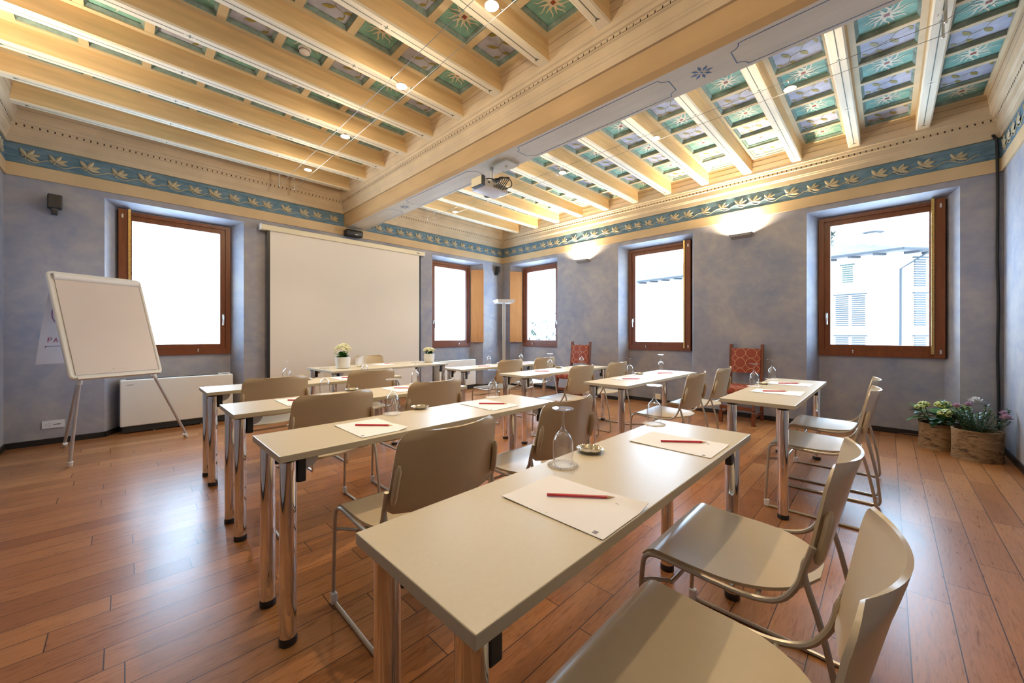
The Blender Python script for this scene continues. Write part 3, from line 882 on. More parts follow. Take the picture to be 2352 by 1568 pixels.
desk('beige presenter desk with two white flower pots in front of the screen', -3.69, -1.30, 1.78, 0.80, math.radians(3), 0.33)

# ---------------------------------------------------------------- stacking chairs
def chair_meshes():
    hw = 0.255
    def seat(u, v):
        y = 0.255-0.475*v
        w_ = hw-0.01*v if v < 0.45 else (hw-0.01*v)*math.sqrt(max(0.0, 1-((v-0.45)/0.55)**2.4))
        if v > 0.985: w_ = max(w_, 0.05)
        x = (2*u-1)*w_
        z = 0.455-0.018*math.sin(PI*min(1, v*1.05))*(1-(2*u-1)**2*0.5)
        if v < 0.09: z -= 0.030*((0.09-v)/0.09)**2
        return (x, y, z)
    b = MB(); b.shell(seat, 16, 26, 0.010, 'shell'); SE = b.mesh('seat', True, 50)
    def back(u, v):
        s_ = 2*u-1
        w_ = 0.262-0.026*v
        if v > 0.85: w_ -= 0.044*((v-0.85)/0.15)**2.4
        if v < 0.10: w_ -= 0.03*((0.10-v)/0.10)**2
        z = 0.545+0.305*v+0.004*s_*s_ - (0.02*(1-s_*s_))*(1-v)**2*-1*0
        z -= 0.018*(1-s_*s_)*(1-v)
        y = -0.205-0.055*v-0.050*(1-s_*s_)*(0.55+0.45*v)-0.02*max(0, v-0.8)
        return (s_*w_, y, z)
    b = MB(); b.shell(back, 20, 20, 0.008, 'shell'); BK = b.mesh('backrest', True, 50)
    BRs = []; FRs = []
    for s_ in (-1, 1):
        b = MB()
        p = [(s_*0.245, -0.231, 0.59), (s_*0.241, -0.247, 0.66), (s_*0.234, -0.260, 0.735)]
        b.tube(smooth_path(p, 3), [0.006]+[0.0125]*5+[0.005], 'shell', 8)
        BRs.append(b.mesh('backrest_sleeve'))
        b = MB(); x = s_*0.265
        A_ = [(x, -0.225, 0.64), (x, -0.205, 0.57), (x, -0.190, 0.52), (x, -0.150, 0.463), (x*0.985, -0.08, 0.437), (x*0.975, 0.02, 0.433), (x*0.97, 0.12, 0.437), (x*0.97, 0.205, 0.44),
              (x*0.985, 0.240, 0.428), (x, 0.252, 0.39), (x*1.0, 0.262, 0.25), (x*1.0, 0.272, 0.06), (x*1.0, 0.272, 0.022), (x*1.0, 0.255, 0.009), (x*1.0, 0.15, 0.0085),
              (x*1.0, -0.15, 0.0085), (x*1.0, -0.275, 0.009), (x*1.0, -0.300, 0.024), (x, -0.302, 0.07), (x, -0.285, 0.22), (x, -0.245, 0.42), (x*0.99, -0.206, 0.555), (x*0.985, -0.212, 0.60)]
        b.tube(smooth_path(A_, 4), 0.0085, 'frame', 8)
        FRs.append(b.mesh('side_frame'))
    b = MB(); zb = 0.335
    P_ = [(-0.265, 0.256, zb), (-0.235, 0.235, zb), (-0.20, 0.19, zb), (-0.17, 0.175, zb), (0.17, 0.175, zb), (0.20, 0.19, zb), (0.235, 0.235, zb), (0.265, 0.256, zb)]
    b.tube(smooth_path(P_, 3), 0.0075, 'frame', 8); CB = b.mesh('crossbar')
    b = MB()
    for yy in (0.13, -0.09): b.tube([(-0.255, yy, 0.434), (0.255, yy, 0.434)], 0.007, 'frame', 6)
    RL = b.mesh('seat_rail')
    CLs = []
    for s_ in (-1, 1):
        b = MB(); b.rbox(s_*0.265-0.012, s_*0.265+0.012, 0.250, 0.282, 0.0, 0.05, 0.006, 'white_plastic'); CLs.append(b.mesh('foot_clip'))
    return SE, BK, BRs, FRs, CB, RL, CLs
SE, BK, BRs, FRs, CB, RL, CLs = chair_meshes()
def chair(label, x, y, rz=0.0):
    r = thing('stacking_chair', label, 'chair', (x, y, 0), rz, 'beige stacking chairs')
    for nm, me in [('seat', SE), ('backrest', BK), ('backrest_sleeve', BRs[0]), ('backrest_sleeve', BRs[1]), ('sled_frame', FRs[0]), ('sled_frame', FRs[1]),
                   ('crossbar', CB), ('seat_rail', RL), ('foot_clip', CLs[0]), ('foot_clip', CLs[1])]:
        o = bpy.data.objects.new(nm, me); COL.objects.link(o); o.parent = r
    return r
CH = [('beige shell chair in the foreground corner, nearest the camera', -5.455, -6.275),
      ('beige shell chair behind the right end of the nearest foreground desk', -4.785, -6.195),
      ('beige shell chair at left half of third left-hand desk from the screen', -5.415, -5.055),
      ('beige shell chair at right half of third left-hand desk from the screen', -4.60, -5.04),
      ('beige shell chair at left half of second left-hand desk from the screen', -5.43, -3.885),
      ('beige shell chair at right half of second left-hand desk from the screen', -4.65, -3.82),
      ('beige shell chair at left half of first left-hand desk from the screen', -5.445, -2.66),
      ('beige shell chair at right half of first left-hand desk from the screen', -4.61, -2.65),
      ('beige shell chair at near half of right-hand desk nearest the camera', -2.90, -6.22),
      ('beige shell chair at window half of right-hand desk nearest the camera', -2.155, -6.21),
      ('beige shell chair at near half of second right-hand desk from the camera', -2.64, -5.05),
      ('beige shell chair at window half of second right-hand desk from the camera', -1.86, -5.06),
      ('beige shell chair at near half of third right-hand desk from the camera', -2.67, -3.82),
      ('beige shell chair at window half of third right-hand desk from the camera', -1.90, -3.84),
      ('beige shell chair at near half of farthest right-hand desk', -2.56, -2.56),
      ('beige shell chair at window half of farthest right-hand desk', -1.80, -2.55)]
for lab, x, y in CH: chair(lab, x, y)
chair('beige shell chair behind the presenter desk, back to the screen', -3.46, -0.62, PI)

# ---------------------------------------------------------------- things on the desks
def glass_meshes():
    t = 0.0012
    outer = [(0.0325, 0.0), (0.0345, 0.02), (0.0358, 0.05), (0.0350, 0.075), (0.0322, 0.091), (0.0255, 0.104), (0.0160, 0.114), (0.0088, 0.122), (0.0055, 0.132)]
    inner = [(r-t, z) for r, z in outer[:-3]]+[(0.008, 0.109), (0.0, 0.112)]
    b = MB(); b.lathe(outer, 'glass', 28, None, False); b.lathe(inner, 'glass', 28, None, False); B_ = b.mesh('bowl')
    b = MB(); b.lathe([(0.0055, 0.132), (0.0042, 0.145), (0.0040, 0.170), (0.0055, 0.186), (0.010, 0.1905)], 'glass', 16, None, False); S_ = b.mesh('glass_stem')
    b = MB(); b.lathe([(0.010, 0.1905), (0.037, 0.1935), (0.0375, 0.195), (0.037, 0.1965), (0.0, 0.1975)], 'glass', 28, None, False); F_ = b.mesh('glass_foot')
    return B_, S_, F_
GB, GS, GF = glass_meshes()
def doily_mesh():
    b = MB(); n = 26
    prof = [(0.0, 0.0022), (0.036, 0.0022), (0.037, 0.0008), (0.0, 0.0006)]
    b.lathe(prof, 'doily', 26, None, False)
    for k in range(n):
        a = 2*PI*k/n
        for rad, rr in ((0.0405, 0.0038), (0.0485, 0.0058)):
            ring = [(rad*math.cos(a)+rr*math.cos(q*PI/4), rad*math.sin(a)+rr*math.sin(q*PI/4), 0.0016) for q in range(8)]
            b.tube(ring, 0.0011, 'doily', 4, None, True)
    return b.mesh('doily', False)
DO = doily_mesh()
def dish_mesh():
    b = MB(); n = 40; V = []; F = []
    prof = [(0.0, 0.004), (0.036, 0.004), (0.041, 0.009), (0.045, 0.014), (0.051, 0.0155), (0.0525, 0.014), (0.050, 0.011), (0.044, 0.004), (0.041, 0.0), (0.0, 0.0)]
    for r, z in prof:
        for k in range(n):
            a = 2*PI*k/n; rr = r*(1+0.018*math.cos(10*a)) if r > 0.042 else r
            V.append((rr*math.cos(a), rr*math.sin(a), z+(0.0012*math.cos(10*a) if r > 0.042 else 0)))
    for i in range(len(prof)-1):
        for k in range(n): F.append((i*n+k, i*n+(k+1) % n, (i+1)*n+(k+1) % n, (i+1)*n+k))
    b.add(V, F, 'silver'); return b.mesh('dish')
DI = dish_mesh()
PW, PL = 0.227, 0.323
def paper_meshes():
    out = []
    for sd in (0, 1):
        def fn(u, v):
            x = (u-0.5)*PW; y = (v-0.5)*PL
            lift = 0.010*max(0, u-0.80)/0.2*max(0, 0.5-v)*2*(1 if sd == 0 else 0.4) + 0.004*max(0, 0.15-u)/0.15*max(0, v-0.6)
            return (x, y, 0.0016+lift)
        b = MB(); b.shell(fn, 14, 14, 0.0012, 'paper'); out.append(b.mesh('sheet', True, 60))
    b = MB(); z = 0.0027
    for (x0, x1, y0, y1) in ((0.068, 0.080, -0.100, -0.090),): b.box(x0, x1, y0, y1, z-0.0006, z, 'ink_grey')
    for k in range(7):   # faint letterhead along the upper edge
        b.box(-0.104, -0.098, 0.010-k*0.0, 0.011, z-0.0006, z, 'ink_grey') if k == 0 else None
    b.box(-0.105, -0.092, -0.138, -0.127, z-0.0006, z, 'ink_grey')
    MK = b.mesh('letterhead', False)
    return out, MK
PA, MK = paper_meshes()
def pencil_meshes():
    b = MB(); r = 0.0042; L = 0.165
    xf = Matrix.Rotation(PI/2, 4, 'Y')
    b.lathe([(r, 0), (r, L)], 'pencil', 6, xf); bd = b.mesh('pencil_body', False)
    b = MB(); b.lathe([(r*0.98, L), (0.0012, L+0.018)], 'pencil_wood', 12, xf); b.lathe([(0.0012, L+0.018), (0.0, L+0.023)], 'graphite', 8, xf); tp = b.mesh('pencil_tip')
    return bd, tp
PB, PT = pencil_meshes()
def on_desk(nm, me, label, cat, group, x, y, z, rz=0.0):
    o = bpy.data.objects.new(nm, me); COL.objects.link(o); o.location = (x, y, z); o.rotation_euler.z = rz
    return tag(o, label, cat, group)
def glass(label, x, y, z):
    r = thing('wine_glass', label, 'glass', (x, y, z), 0, 'upturned wine glasses')
    for nm, me in (('glass_bowl', GB), ('glass_stem', GS), ('glass_foot', GF)):
        o = bpy.data.objects.new(nm, me); COL.objects.link(o); o.parent = r
def paper(label, x, y, z, rz, k):
    r = thing('writing_paper', label, 'paper', (x, y, z), rz, 'sheets of writing paper')
    for nm, me in (('sheet', PA[k]), ('letterhead', MK)):
        o = bpy.data.objects.new(nm, me); COL.objects.link(o); o.parent = r
def pencil(label, x, y, z, rz):
    r = thing('red_pencil', label, 'pencil', (x, y, z), rz, 'red pencils on the paper')
    for nm, me in (('pencil_body', PB), ('pencil_tip', PT)):
        o = bpy.data.objects.new(nm, me); COL.objects.link(o); o.parent = r
def place_setting(desk_words, side, gx, gy, pax, pay, pex, pey, pang, k):
    x, y = tt(gx, gy); z = ZT+0.0003
    on_desk('paper_doily', DO, 'white lace doily under the upturned glass, %s half of %s' % (side, desk_words), 'doily', 'lace paper doilies', x, y, z)
    glass('upturned wine glass at %s half of %s' % (side, desk_words), x, y, z+0.0024)
    x, y = tt(pax, pay)
    paper('white writing sheet under a red pencil, %s half of %s' % (side, desk_words), x, y, z, 0.0, k)
    x, y = tt(pex, pey)
    pencil('red pencil on the sheet at %s half of %s' % (side, desk_words), x, y, z+0.0068, pang)
def dish(desk_words, x, y):
    x, y = tt(x, y)
    on_desk('metal_dish', DI, 'small round silver dish on %s' % desk_words, 'dish', 'small silver dishes', x, y, ZT+0.0003)
n_ = {k: v[5] for k, v in DESKS.items()}
A51 = math.radians(-51)
place_setting(n_['F'], 'left', -5.227, -5.725, -5.452, -5.929, -5.477, -5.855, A51, 0)
place_setting(n_['F'], 'right', -4.385, -5.687, -4.658, -5.915, -4.696, -5.856, A51, 1)
dish(n_['F'], -5.022, -5.707)
place_setting(n_['L1'], 'left', -5.221, -4.464, -5.463, -4.690, -5.508, -4.614, math.radians(-47), 0)
place_setting(n_['L1'], 'right', -4.402, -4.451, -4.63, -4.66, -4.665, -4.60, math.radians(-48), 1)
dish(n_['L1'], -5.022, -4.44)
place_setting(n_['L2'], 'left', -5.233, -3.40, -5.47, -3.60, -5.53, -3.54, math.radians(-46), 0)
place_setting(n_['L2'], 'right', -4.40, -3.36, -4.66, -3.57, -4.70, -3.51, math.radians(-46), 1)
dish(n_['L2'], -5.004, -3.36)
place_setting(n_['L3'], 'left', -5.20, -2.27, -5.45, -2.42, -5.50, -2.38, math.radians(-46), 0)
place_setting(n_['L3'], 'right', -4.40, -2.27, -4.66, -2.42, -4.70, -2.38, math.radians(-46), 1)
dish(n_['L3'], -5.02, -2.27)
place_setting(n_['R1'], 'left', -2.34, -5.699, -2.62, -5.92, -2.66, -5.83, A51, 0)
place_setting(n_['R1'], 'window-side', -1.60, -5.70, -1.92, -5.90, -1.97, -5.82, A51, 1)
dish(n_['R1'], -2.10, -5.72)
place_setting(n_['R2'], 'left', -2.30, -4.47, -2.63, -4.66, -2.70, -4.59, math.radians(-46), 0)
place_setting(n_['R2'], 'window-side', -1.45, -4.46, -1.75, -4.66, -1.86, -4.60, math.radians(-46), 1)
dish(n_['R2'], -2.08, -4.47)
place_setting(n_['R3'], 'left', -2.27, -3.28, -2.62, -3.47, -2.72, -3.40, math.radians(-46), 0)
place_setting(n_['R3'], 'window-side', -1.50, -3.27, -1.80, -3.46, -1.86, -3.40, math.radians(-46), 1)
dish(n_['R3'], -2.08, -3.28)
place_setting(n_['R4'], 'left', -2.37, -2.15, -2.62, -2.34, -2.72, -2.30, math.radians(-46), 0)
place_setting(n_['R4'], 'window-side', -1.66, -2.17, -1.80, -2.36, -1.86, -2.32, math.radians(-46), 1)
dish(n_['R4'], -2.15, -2.17)
paper('white writing sheet on the presenter desk by the screen', -3.62, -1.16, ZT+0.0006, math.radians(8), 1)
pencil('red pencil on the sheet on the presenter desk', -3.58, -1.15, ZT+0.007, math.radians(40))
on_desk('metal_dish', DI, 'small round silver dish beside the flower pot on the presenter desk', 'dish', 'small silver dishes', -4.03, -1.33, ZT+0.0003)

def kalanchoe(label, x, y, s, seed, flat):
    rnd = random.Random(seed)
    r = thing('potted_flower', label, 'plant', (x, y, ZT+0.0003), 0, 'white flower pots on the presenter desk')
    b = MB(); b.lathe([(0.068*s, 0), (0.080*s, 0.008*s), (0.092*s, 0.07*s), (0.093*s, 0.15*s), (0.088*s, 0.152*s), (0.086*s, 0.12*s), (0.0, 0.12*s)], 'pot', 32); b.build('plant_pot', r)
    b = MB()
    for k in range(46):
        a = rnd.uniform(0, 2*PI); L = rnd.uniform(0.05, 0.09)*s; el = rnd.uniform(0.0, 1.1)
        base = Vector((rnd.uniform(-0.04, 0.04)*s, rnd.uniform(-0.04, 0.04)*s, rnd.uniform(0.13, 0.20)*s))
        d = Vector((math.cos(a)*math.cos(el), math.sin(a)*math.cos(el), math.sin(el))); sd = Vector((-math.sin(a), math.cos(a), 0))
        V = []
        for i in range(6):
            t = i/5; hw = 0.026*s*math.sin(PI*(0.08+0.9*t)); p = base+d*L*t+Vector((0, 0, -0.02*t*t*s))
            V += [p-sd*hw, p+Vector((0, 0, -0.006*s)), p+sd*hw]
        b.add(V, [(i*3+q, i*3+q+1, (i+1)*3+q+1, (i+1)*3+q) for i in range(5) for q in range(2)], 'leaf')
    if not flat:
        a = 3.6; b.add([(-0.05*s, -0.03*s, 0.19*s), (-0.14*s, -0.05*s, 0.205*s), (-0.145*s, -0.06*s, 0.203*s), (-0.05*s, -0.055*s, 0.175*s)], [(0, 1, 2, 3)], 'leaf')
    b.build('foliage', r)
    b = MB()
    for k in range(150):
        a = rnd.uniform(0, 2*PI); q = math.sqrt(rnd.random()); h = math.sqrt(max(0, 1-q*q))
        c = Vector((0.105*s*q*math.cos(a), 0.105*s*q*math.sin(a), (0.205 if not flat else 0.19)*s+(0.115 if not flat else 0.06)*s*h+rnd.uniform(-0.01, 0.01)*s))
        b.ball(c, rnd.uniform(0.009, 0.014)*s, 'flower_cream', 1, (1, 1, 0.8))
    b.build('blossoms', r)
px_, py_ = tt(-4.224, -1.20)
kalanchoe('white pot with tall cream flowers at left end of the presenter desk', px_, py_, 1.0, 1, False)
px_, py_ = tt(-2.74, -1.06)
kalanchoe('white pot with low cream flowers at right end of the presenter desk', px_, py_, 0.92, 2, True)

# ---------------------------------------------------------------- projection screen, speakers
r = thing('projection_screen', 'large pulled-down projection screen between two windows on the back wall', 'screen', (-3.6, 0, 0))
X = lambda x: x+3.6
b = MB(); b.rbox(X(-4.95), X(-2.22), -0.115, -0.005, 2.725, 2.805, 0.012, 'screen_case')
b.build('screen_case', r)
b = MB()
for x in (-4.968, -2.235): b.rbox(X(x), X(x+0.02), -0.12, -0.002, 2.72, 2.81, 0.006, 'white_plastic')
b.build('case_end', r)
b = MB(); b.rbox(X(-2.40), X(-2.335), -0.118, -0.114, 2.755, 2.772, 0.0015, 'black'); b.box(X(-2.39), X(-2.345), -0.1195, -0.118, 2.761, 2.766, 'white_plastic'); b.build('maker_plate', r)
b = MB(); b.box(X(-4.875), X(-2.285), -0.078, -0.074, 0.20, 2.73, 'black'); b.build('black_border', r, False)
b = MB(); b.box(X(-4.835), X(-2.325), -0.081, -0.079, 0.245, 2.73, 'screen_white'); b.build('screen_fabric', r, False)
b = MB(); b.tube([(X(-4.88), -0.076, 0.20), (X(-2.28), -0.076, 0.20)], 0.014, 'black', 10); b.build('weight_bar', r)

r = thing('center_speaker', 'black centre loudspeaker under the end of the main beam above the screen', 'speaker', (-3.61, -0.09, 2.91))
b = MB(); b.rbox(-0.145, 0.145, -0.075, 0.075, -0.055, 0.055, 0.03, 'black', None, 4); b.build('speaker_body', r)
b = MB(); b.box(0.0, 0.055, -0.0765, -0.075, -0.030, -0.022, 'white_plastic'); b.build('maker_plate', r)
b = MB(); b.box(-0.03, 0.03, 0.06, 0.09, -0.03, 0.03, 'black'); b.build('wall_bracket', r)

def small_speaker(label, loc, rz, w_, h_, d_):
    r = thing('wall_speaker', label, 'speaker', loc, rz, 'small black wall loudspeakers')
    b = MB(); b.rbox(-w_/2, w_/2, -d_, -0.03, 0, h_, 0.008, 'black'); b.build('speaker_body', r)
    b = MB(); b.box(-w_/2+0.01, w_/2-0.01, -d_-0.002, -d_, 0.012, h_-0.012, 'rubber'); b.build('speaker_grille', r)
    b = MB(); b.rbox(-0.022, 0.022, -0.085, 0.0, -0.055, 0.0, 0.004, 'black'); b.box(-0.022, 0.022, -0.087, -0.085, -0.006, -0.001, 'steel'); b.build('wall_bracket', r)
small_speaker('small black loudspeaker high on the back wall left of the left window', (-6.885, 0.0, 2.575), math.radians(8), 0.105, 0.15, 0.12)
small_speaker('small black loudspeaker high in the far corner above the floor lamp', (-0.25, 0.0, 2.64), math.radians(25), 0.10, 0.14, 0.12)

# ---------------------------------------------------------------- wall heaters, sockets
def heater(label, x0, x1):
    r = thing('wall_heater', label, 'heater', ((x0+x1)/2, 0, 0), 0, 'low white wall heaters in the niches')
    L = (x1-x0)/2
    b = MB(); b.rbox(-L, L, -0.005, 0.215, 0.085, 0.648, 0.012, 'heater'); b.build('heater_case', r)
    b = MB(); b.box(-L+0.02, L-0.02, 0.01, 0.20, 0.012, 0.085, 'heater_dark'); b.build('heater_gap_shade', r, False)  # near-black block standing in for the shade in the gap under the case
    b = MB(); b.box(-L+0.05, L-0.05, 0.06, 0.16, 0.6485, 0.6495, 'heater_dark'); b.build('top_grille', r, False)
    b = MB(); b.box(-L+0.055, -L+0.115, -0.0062, -0.005, 0.585, 0.592, 'ink_grey'); b.build('maker_mark', r, False)
    b = MB()
    for x in (-L+0.3, L-0.35): b.cyl(x, 0.03, 0.0, 0.087, 0.012, 'steel', 12)
    b.build('heater_foot', r)
heater('low white wall heater under the left window behind the flip chart', -6.378, -5.268)
heater('low white wall heater under the far window beside the screen', -1.80, -0.83)
r = thing('remote_control', 'white remote control lying on top of the left heater', 'remote', (-5.36, 0.09, 0.651), math.radians(6))
b = MB(); b.rbox(-0.07, 0.07, -0.02, 0.02, 0, 0.014, 0.006, 'white_plastic'); b.build('remote_body', r)
b = MB(); b.box(-0.05, -0.02, -0.012, 0.012, 0.014, 0.0148, 'grey_metal'); b.build('remote_display', r)

r = thing('wall_socket', 'white multi-outlet socket plate low on the back wall behind the flip chart', 'socket', (-6.89, 0.0, 0.215))
b = MB(); b.rbox(-0.082, 0.082, -0.010, 0.0, -0.042, 0.042, 0.003, 'white_plastic'); b.build('socket_plate', r)
b = MB()
for (cx_, cz_) in ((-0.05, 0.0), (-0.028, 0.012), (-0.028, -0.013)):
    for k in range(3):
        a = k*2*PI/3; b.ball((cx_+0.006*math.cos(a), -0.0105, cz_+0.006*math.sin(a)), 0.0024, 'black', 1)
b.box(0.0, 0.058, -0.0108, -0.010, -0.006, 0.0, 'hole'); b.box(0.028, 0.042, -0.0112, -0.010, -0.008, 0.003, 'black'); b.build('socket_holes', r)
r = thing('wall_socket', 'cream socket cover low on the right wall behind the second right-hand desk', 'socket', (0.0, -3.79, 0.15))
b = MB(); b.rbox(-0.012, 0.0, -0.045, 0.045, -0.045, 0.045, 0.003, 'screen_case'); b.build('socket_plate', r)

# ---------------------------------------------------------------- sconces
def sconce(label, loc, rz, power):
    r = thing('wall_sconce', label, 'lamp', loc, rz, 'wedge-shaped wall uplights')
    w1, w2, d_, h_ = 0.15, 0.128, 0.115, 0.055   # local: wall at y=0, room toward -y
    V = [(-w2, 0, -h_), (w2, 0, -h_), (w2, -d_*0.8, -h_*0.55), (-w2, -d_*0.8, -h_*0.55), (-w1, 0, 0), (w1, 0, 0), (w1, -d_, 0), (-w1, -d_, 0)]
    Vi = [(-w1+0.012, -0.008, 0), (w1-0.012, -0.008, 0), (w1-0.012, -d_+0.012, 0), (-w1+0.012, -d_+0.012, 0)]
    Vb = [(x*0.9, y, -0.03) for x, y, _ in Vi]
    b = MB(); b.add(V+Vi+Vb, [(0, 1, 2, 3), (0, 4, 5, 1), (1, 5, 6, 2), (2, 6, 7, 3), (3, 7, 4, 0), (4, 8, 9, 5), (5, 9, 10, 6), (6, 10, 11, 7), (7, 11, 8, 4),
             (8, 12, 13, 9), (9, 13, 14, 10), (10, 14, 15, 11), (11, 15, 12, 8), (12, 15, 14, 13)], 'sconce'); b.build('sconce_body', r, False)
    b = MB(); b.tube([(-0.06, -0.055, -0.018), (0.06, -0.055, -0.018)], 0.006, 'bulb', 8); b.build('halogen_tube', r)
    o = light('sconce_light', 'AREA', (0, -0.062, -0.016), power, WARM, r, shape='RECTANGLE', size=0.20, size_y=0.07, spread=math.radians(150))
    o.rotation_euler = (PI-0.0, 0, 0)
sconce('wedge-shaped wall uplight between the far right window and the middle right window', (0, -2.30, 2.66), -PI/2, SCONCE_W)
sconce('wedge-shaped wall uplight between the middle and the large right window', (0, -5.04, 2.66), -PI/2, SCONCE_W)
sconce('unseen wedge-shaped wall uplight assumed on the left wall nearer the screen', (XC, -2.3, 2.66), PI/2, SCONCE_W*0.35)  # out of view; assumed from the bright left part of the ceiling
sconce('unseen wedge-shaped wall uplight assumed on the left wall beside the camera', (XC, -5.0, 2.66), PI/2, SCONCE_W*0.4)  # second unseen uplight, assumed likewise to light the left ceiling

sconce('unseen wedge-shaped wall uplight added on the front wall behind the camera', (-5.0, YD, 2.66), PI, SCONCE_W*0.7)  # added out of view to brighten the ceiling and the camera-facing sides

# ---------------------------------------------------------------- low-voltage cable lights
ZW = 3.315
def cable_pair(label, xa, xb, y_a, y_b, words):
    r = thing('cable_track', label, 'cable', ((xa+xb)/2, 0, 0), 0, 'low-voltage cable tracks under the ceiling')
    c = (xa+xb)/2
    for x in (xa, xb):
        b = MB(); b.tube([(x-c, y_a+0.25, ZW+0.10), (x-c, y_a, ZW), (x-c, (y_a+y_b)/2, ZW-0.012), (x-c, y_b, ZW), (x-c, y_b-0.25, ZW+0.10)], 0.0022, 'wire', 6)
        b.build('wire', r)
        for y in (y_a, y_b):
            b = MB(); b.cyl(x-c, y, ZW-0.012, ZJ+0.0005, 0.0075, 'chrome', 12); b.ball((x-c, y, ZW-0.013), 0.011, 'chrome', 2)
            b.tube([(x-c, y+0.02, ZJ-0.02), (x-c-0.012, y+0.03, ZJ-0.03), (x-c-0.02, y+0.02, ZJ-0.022)], 0.003, 'chrome', 6)
            b.build('wire_post', r)
cable_pair('twin steel wires of spot lamps under the left ceiling field', -4.80, -4.615, -0.435, -6.79, 'left')
cable_pair('twin steel wires of spot lamps under the right ceiling field', -2.47, -2.29, -0.582, -6.84, 'right')
def spot(label, x, y, half, k=1.0):
    r = thing('spot_lamp', label, 'lamp', (x, y, ZW-0.028), 0, 'halogen spot lamps on the ceiling wires')
    b = MB(); b.lathe([(0.012, 0.028), (0.030, 0.014), (0.043, 0.002), (0.045, 0.0), (0.043, -0.002), (0.036, 0.002)], 'lamp_silver', 24, None, False); b.build('lamp_shade', r)
    b = MB(); b.ball((0, 0, 0.003), 0.034, 'bulb', 2, (1, 1, 0.35)); b.build('bulb', r)
    for s_ in (-1, 1):
        b = MB()
        b.tube([(s_*0.022, 0, 0.015), (s_*(half-0.004), 0, 0.030)], 0.003, 'chrome', 6)
        b.tube([(s_*half, -0.014, 0.030), (s_*half, 0.014, 0.030)], 0.006, 'chrome', 8)
        b.build('lamp_arm', r)
    light('spot_glow', 'POINT', (0, 0, -0.035), LAMP_W*k, WARM, r, shadow_soft_size=0.03)
    light('spot_beam', 'SPOT', (0, 0, -0.012), SPOT_W*k, WARM, r, shadow_soft_size=0.03, spot_size=math.radians(98), spot_blend=0.75)
LW = ['first spot lamp from the screen on the left ceiling wires', 'second spot lamp from the screen on the left ceiling wires', 'third spot lamp from the screen on the left ceiling wires', 'nearest spot lamp on the left ceiling wires, at the top edge']
for lab, y in zip(LW, (-1.326, -2.49, -3.653, -4.774)): spot(lab, -4.7075, y, 0.0925)
RW = ['first spot lamp from the screen on the right ceiling wires', 'second spot lamp from the screen on the right ceiling wires, beside the projector', 'third spot lamp from the screen on the right ceiling wires', 'fourth spot lamp from the screen on the right ceiling wires', 'nearest spot lamp on the right ceiling wires']
for lab, y in zip(RW, (-1.302, -2.377, -3.574, -4.802, -5.97)): spot(lab, -2.38, y, 0.09)

spot('unseen spot lamp assumed on the left ceiling wires almost above the camera', -4.7075, -5.93, 0.0925, 0.5)  # assumed out of view at the next lamp spacing; brightens the foreground

# ---------------------------------------------------------------- smoke detectors
def detector(label, x, y):
    r = thing('smoke_detector', label, 'detector', (x, y, ZP), 0, 'white smoke detectors in the coffers')
    b = MB(); b.lathe([(0.0, -0.048), (0.03, -0.047), (0.042, -0.038), (0.043, -0.028)], 'white_plastic', 24, None, False); b.lathe([(0.043, -0.028), (0.043, -0.024)], 'red_dot', 24, None, False)
    b.lathe([(0.046, -0.024), (0.052, -0.012), (0.052, -0.002)], 'white_plastic', 24, None, False); b.build('detector_body', r)
detector('white domed smoke detector in a green coffer of the left ceiling field', -5.235, -2.93)
detector('white domed smoke detector in a coffer of the right ceiling field', -1.655, -2.91)

# ---------------------------------------------------------------- projector
r = thing('ceiling_projector', 'white projector hanging from the main beam by a pole', 'projector', (-3.62, -3.555, 2.705))
b = MB(); b.rbox(-0.165, 0.165, -0.11, 0.11, 0.0, 0.075, 0.012, 'proj', None, 3); b.build('projector_case', r)
b = MB(); b.box(-0.15, 0.15, -0.1125, -0.109, 0.008, 0.072, 'proj_grey')
for k in range(5): b.box(-0.05+k*0.028, -0.03+k*0.028, -0.1135, -0.112, 0.018, 0.03, 'black')
b.box(-0.13, -0.10, -0.1135, -0.112, 0.04, 0.06, 'black'); b.build('connector_panel', r, False)
xf = Matrix.Translation((0.07, 0.11, 0.04)) @ Matrix.Rotation(-PI/2, 4, 'X')
b = MB(); b.lathe([(0.045, 0), (0.042, 0.03), (0.034, 0.03), (0.030, 0.012), (0.0, 0.012)], 'black', 24, xf); b.build('lens', r)
b = MB(); b.rbox(-0.215, -0.165, -0.115, 0.05, 0.005, 0.10, 0.004, 'black'); b.box(-0.2165, -0.2145, -0.11, 0.045, 0.01, 0.095, 'screen_case'); b.build('side_unit', r)
b = MB(); b.cyl(0.09, 0.07, 0.075, T1-2.705, 0.022, 'grey_metal', 16); b.box(0.0, 0.14, 0.0, 0.12, 0.074, 0.082, 'grey_metal'); b.build('mount_pole', r)
b = MB(); rnd = random.Random(4)
for k in range(5):
    x0 = -0.04+0.03*k
    b.tube(smooth_path([(x0, -0.112, 0.03), (x0+0.02, -0.15, 0.05+0.01*k), (x0+0.07, -0.13, 0.12+0.012*k), (0.10-0.02*k, -0.02, 0.14), (0.06+0.01*k, 0.05, 0.12), (0.09, 0.07, 0.16)], 5), 0.0055, 'black', 6)
b.tube(smooth_path([(-0.165, -0.05, 0.06), (-0.10, -0.08, 0.10), (-0.02, -0.09, 0.11), (0.03, -0.03, 0.13), (0.09, 0.05, 0.14)], 5), 0.007, 'black', 6)
b.tube(smooth_path([(0.09, -0.112, 0.03), (0.16, -0.16, 0.07), (0.17, -0.13, 0.15), (0.12, -0.04, 0.19), (0.09, 0.03, 0.15)], 6), 0.0055, 'black', 6)
b.build('cables', r)
r = thing('mounting_plate', 'pale square mounting plate on the underside of the main beam behind the projector', 'plate', (-3.49, -3.66, T1))
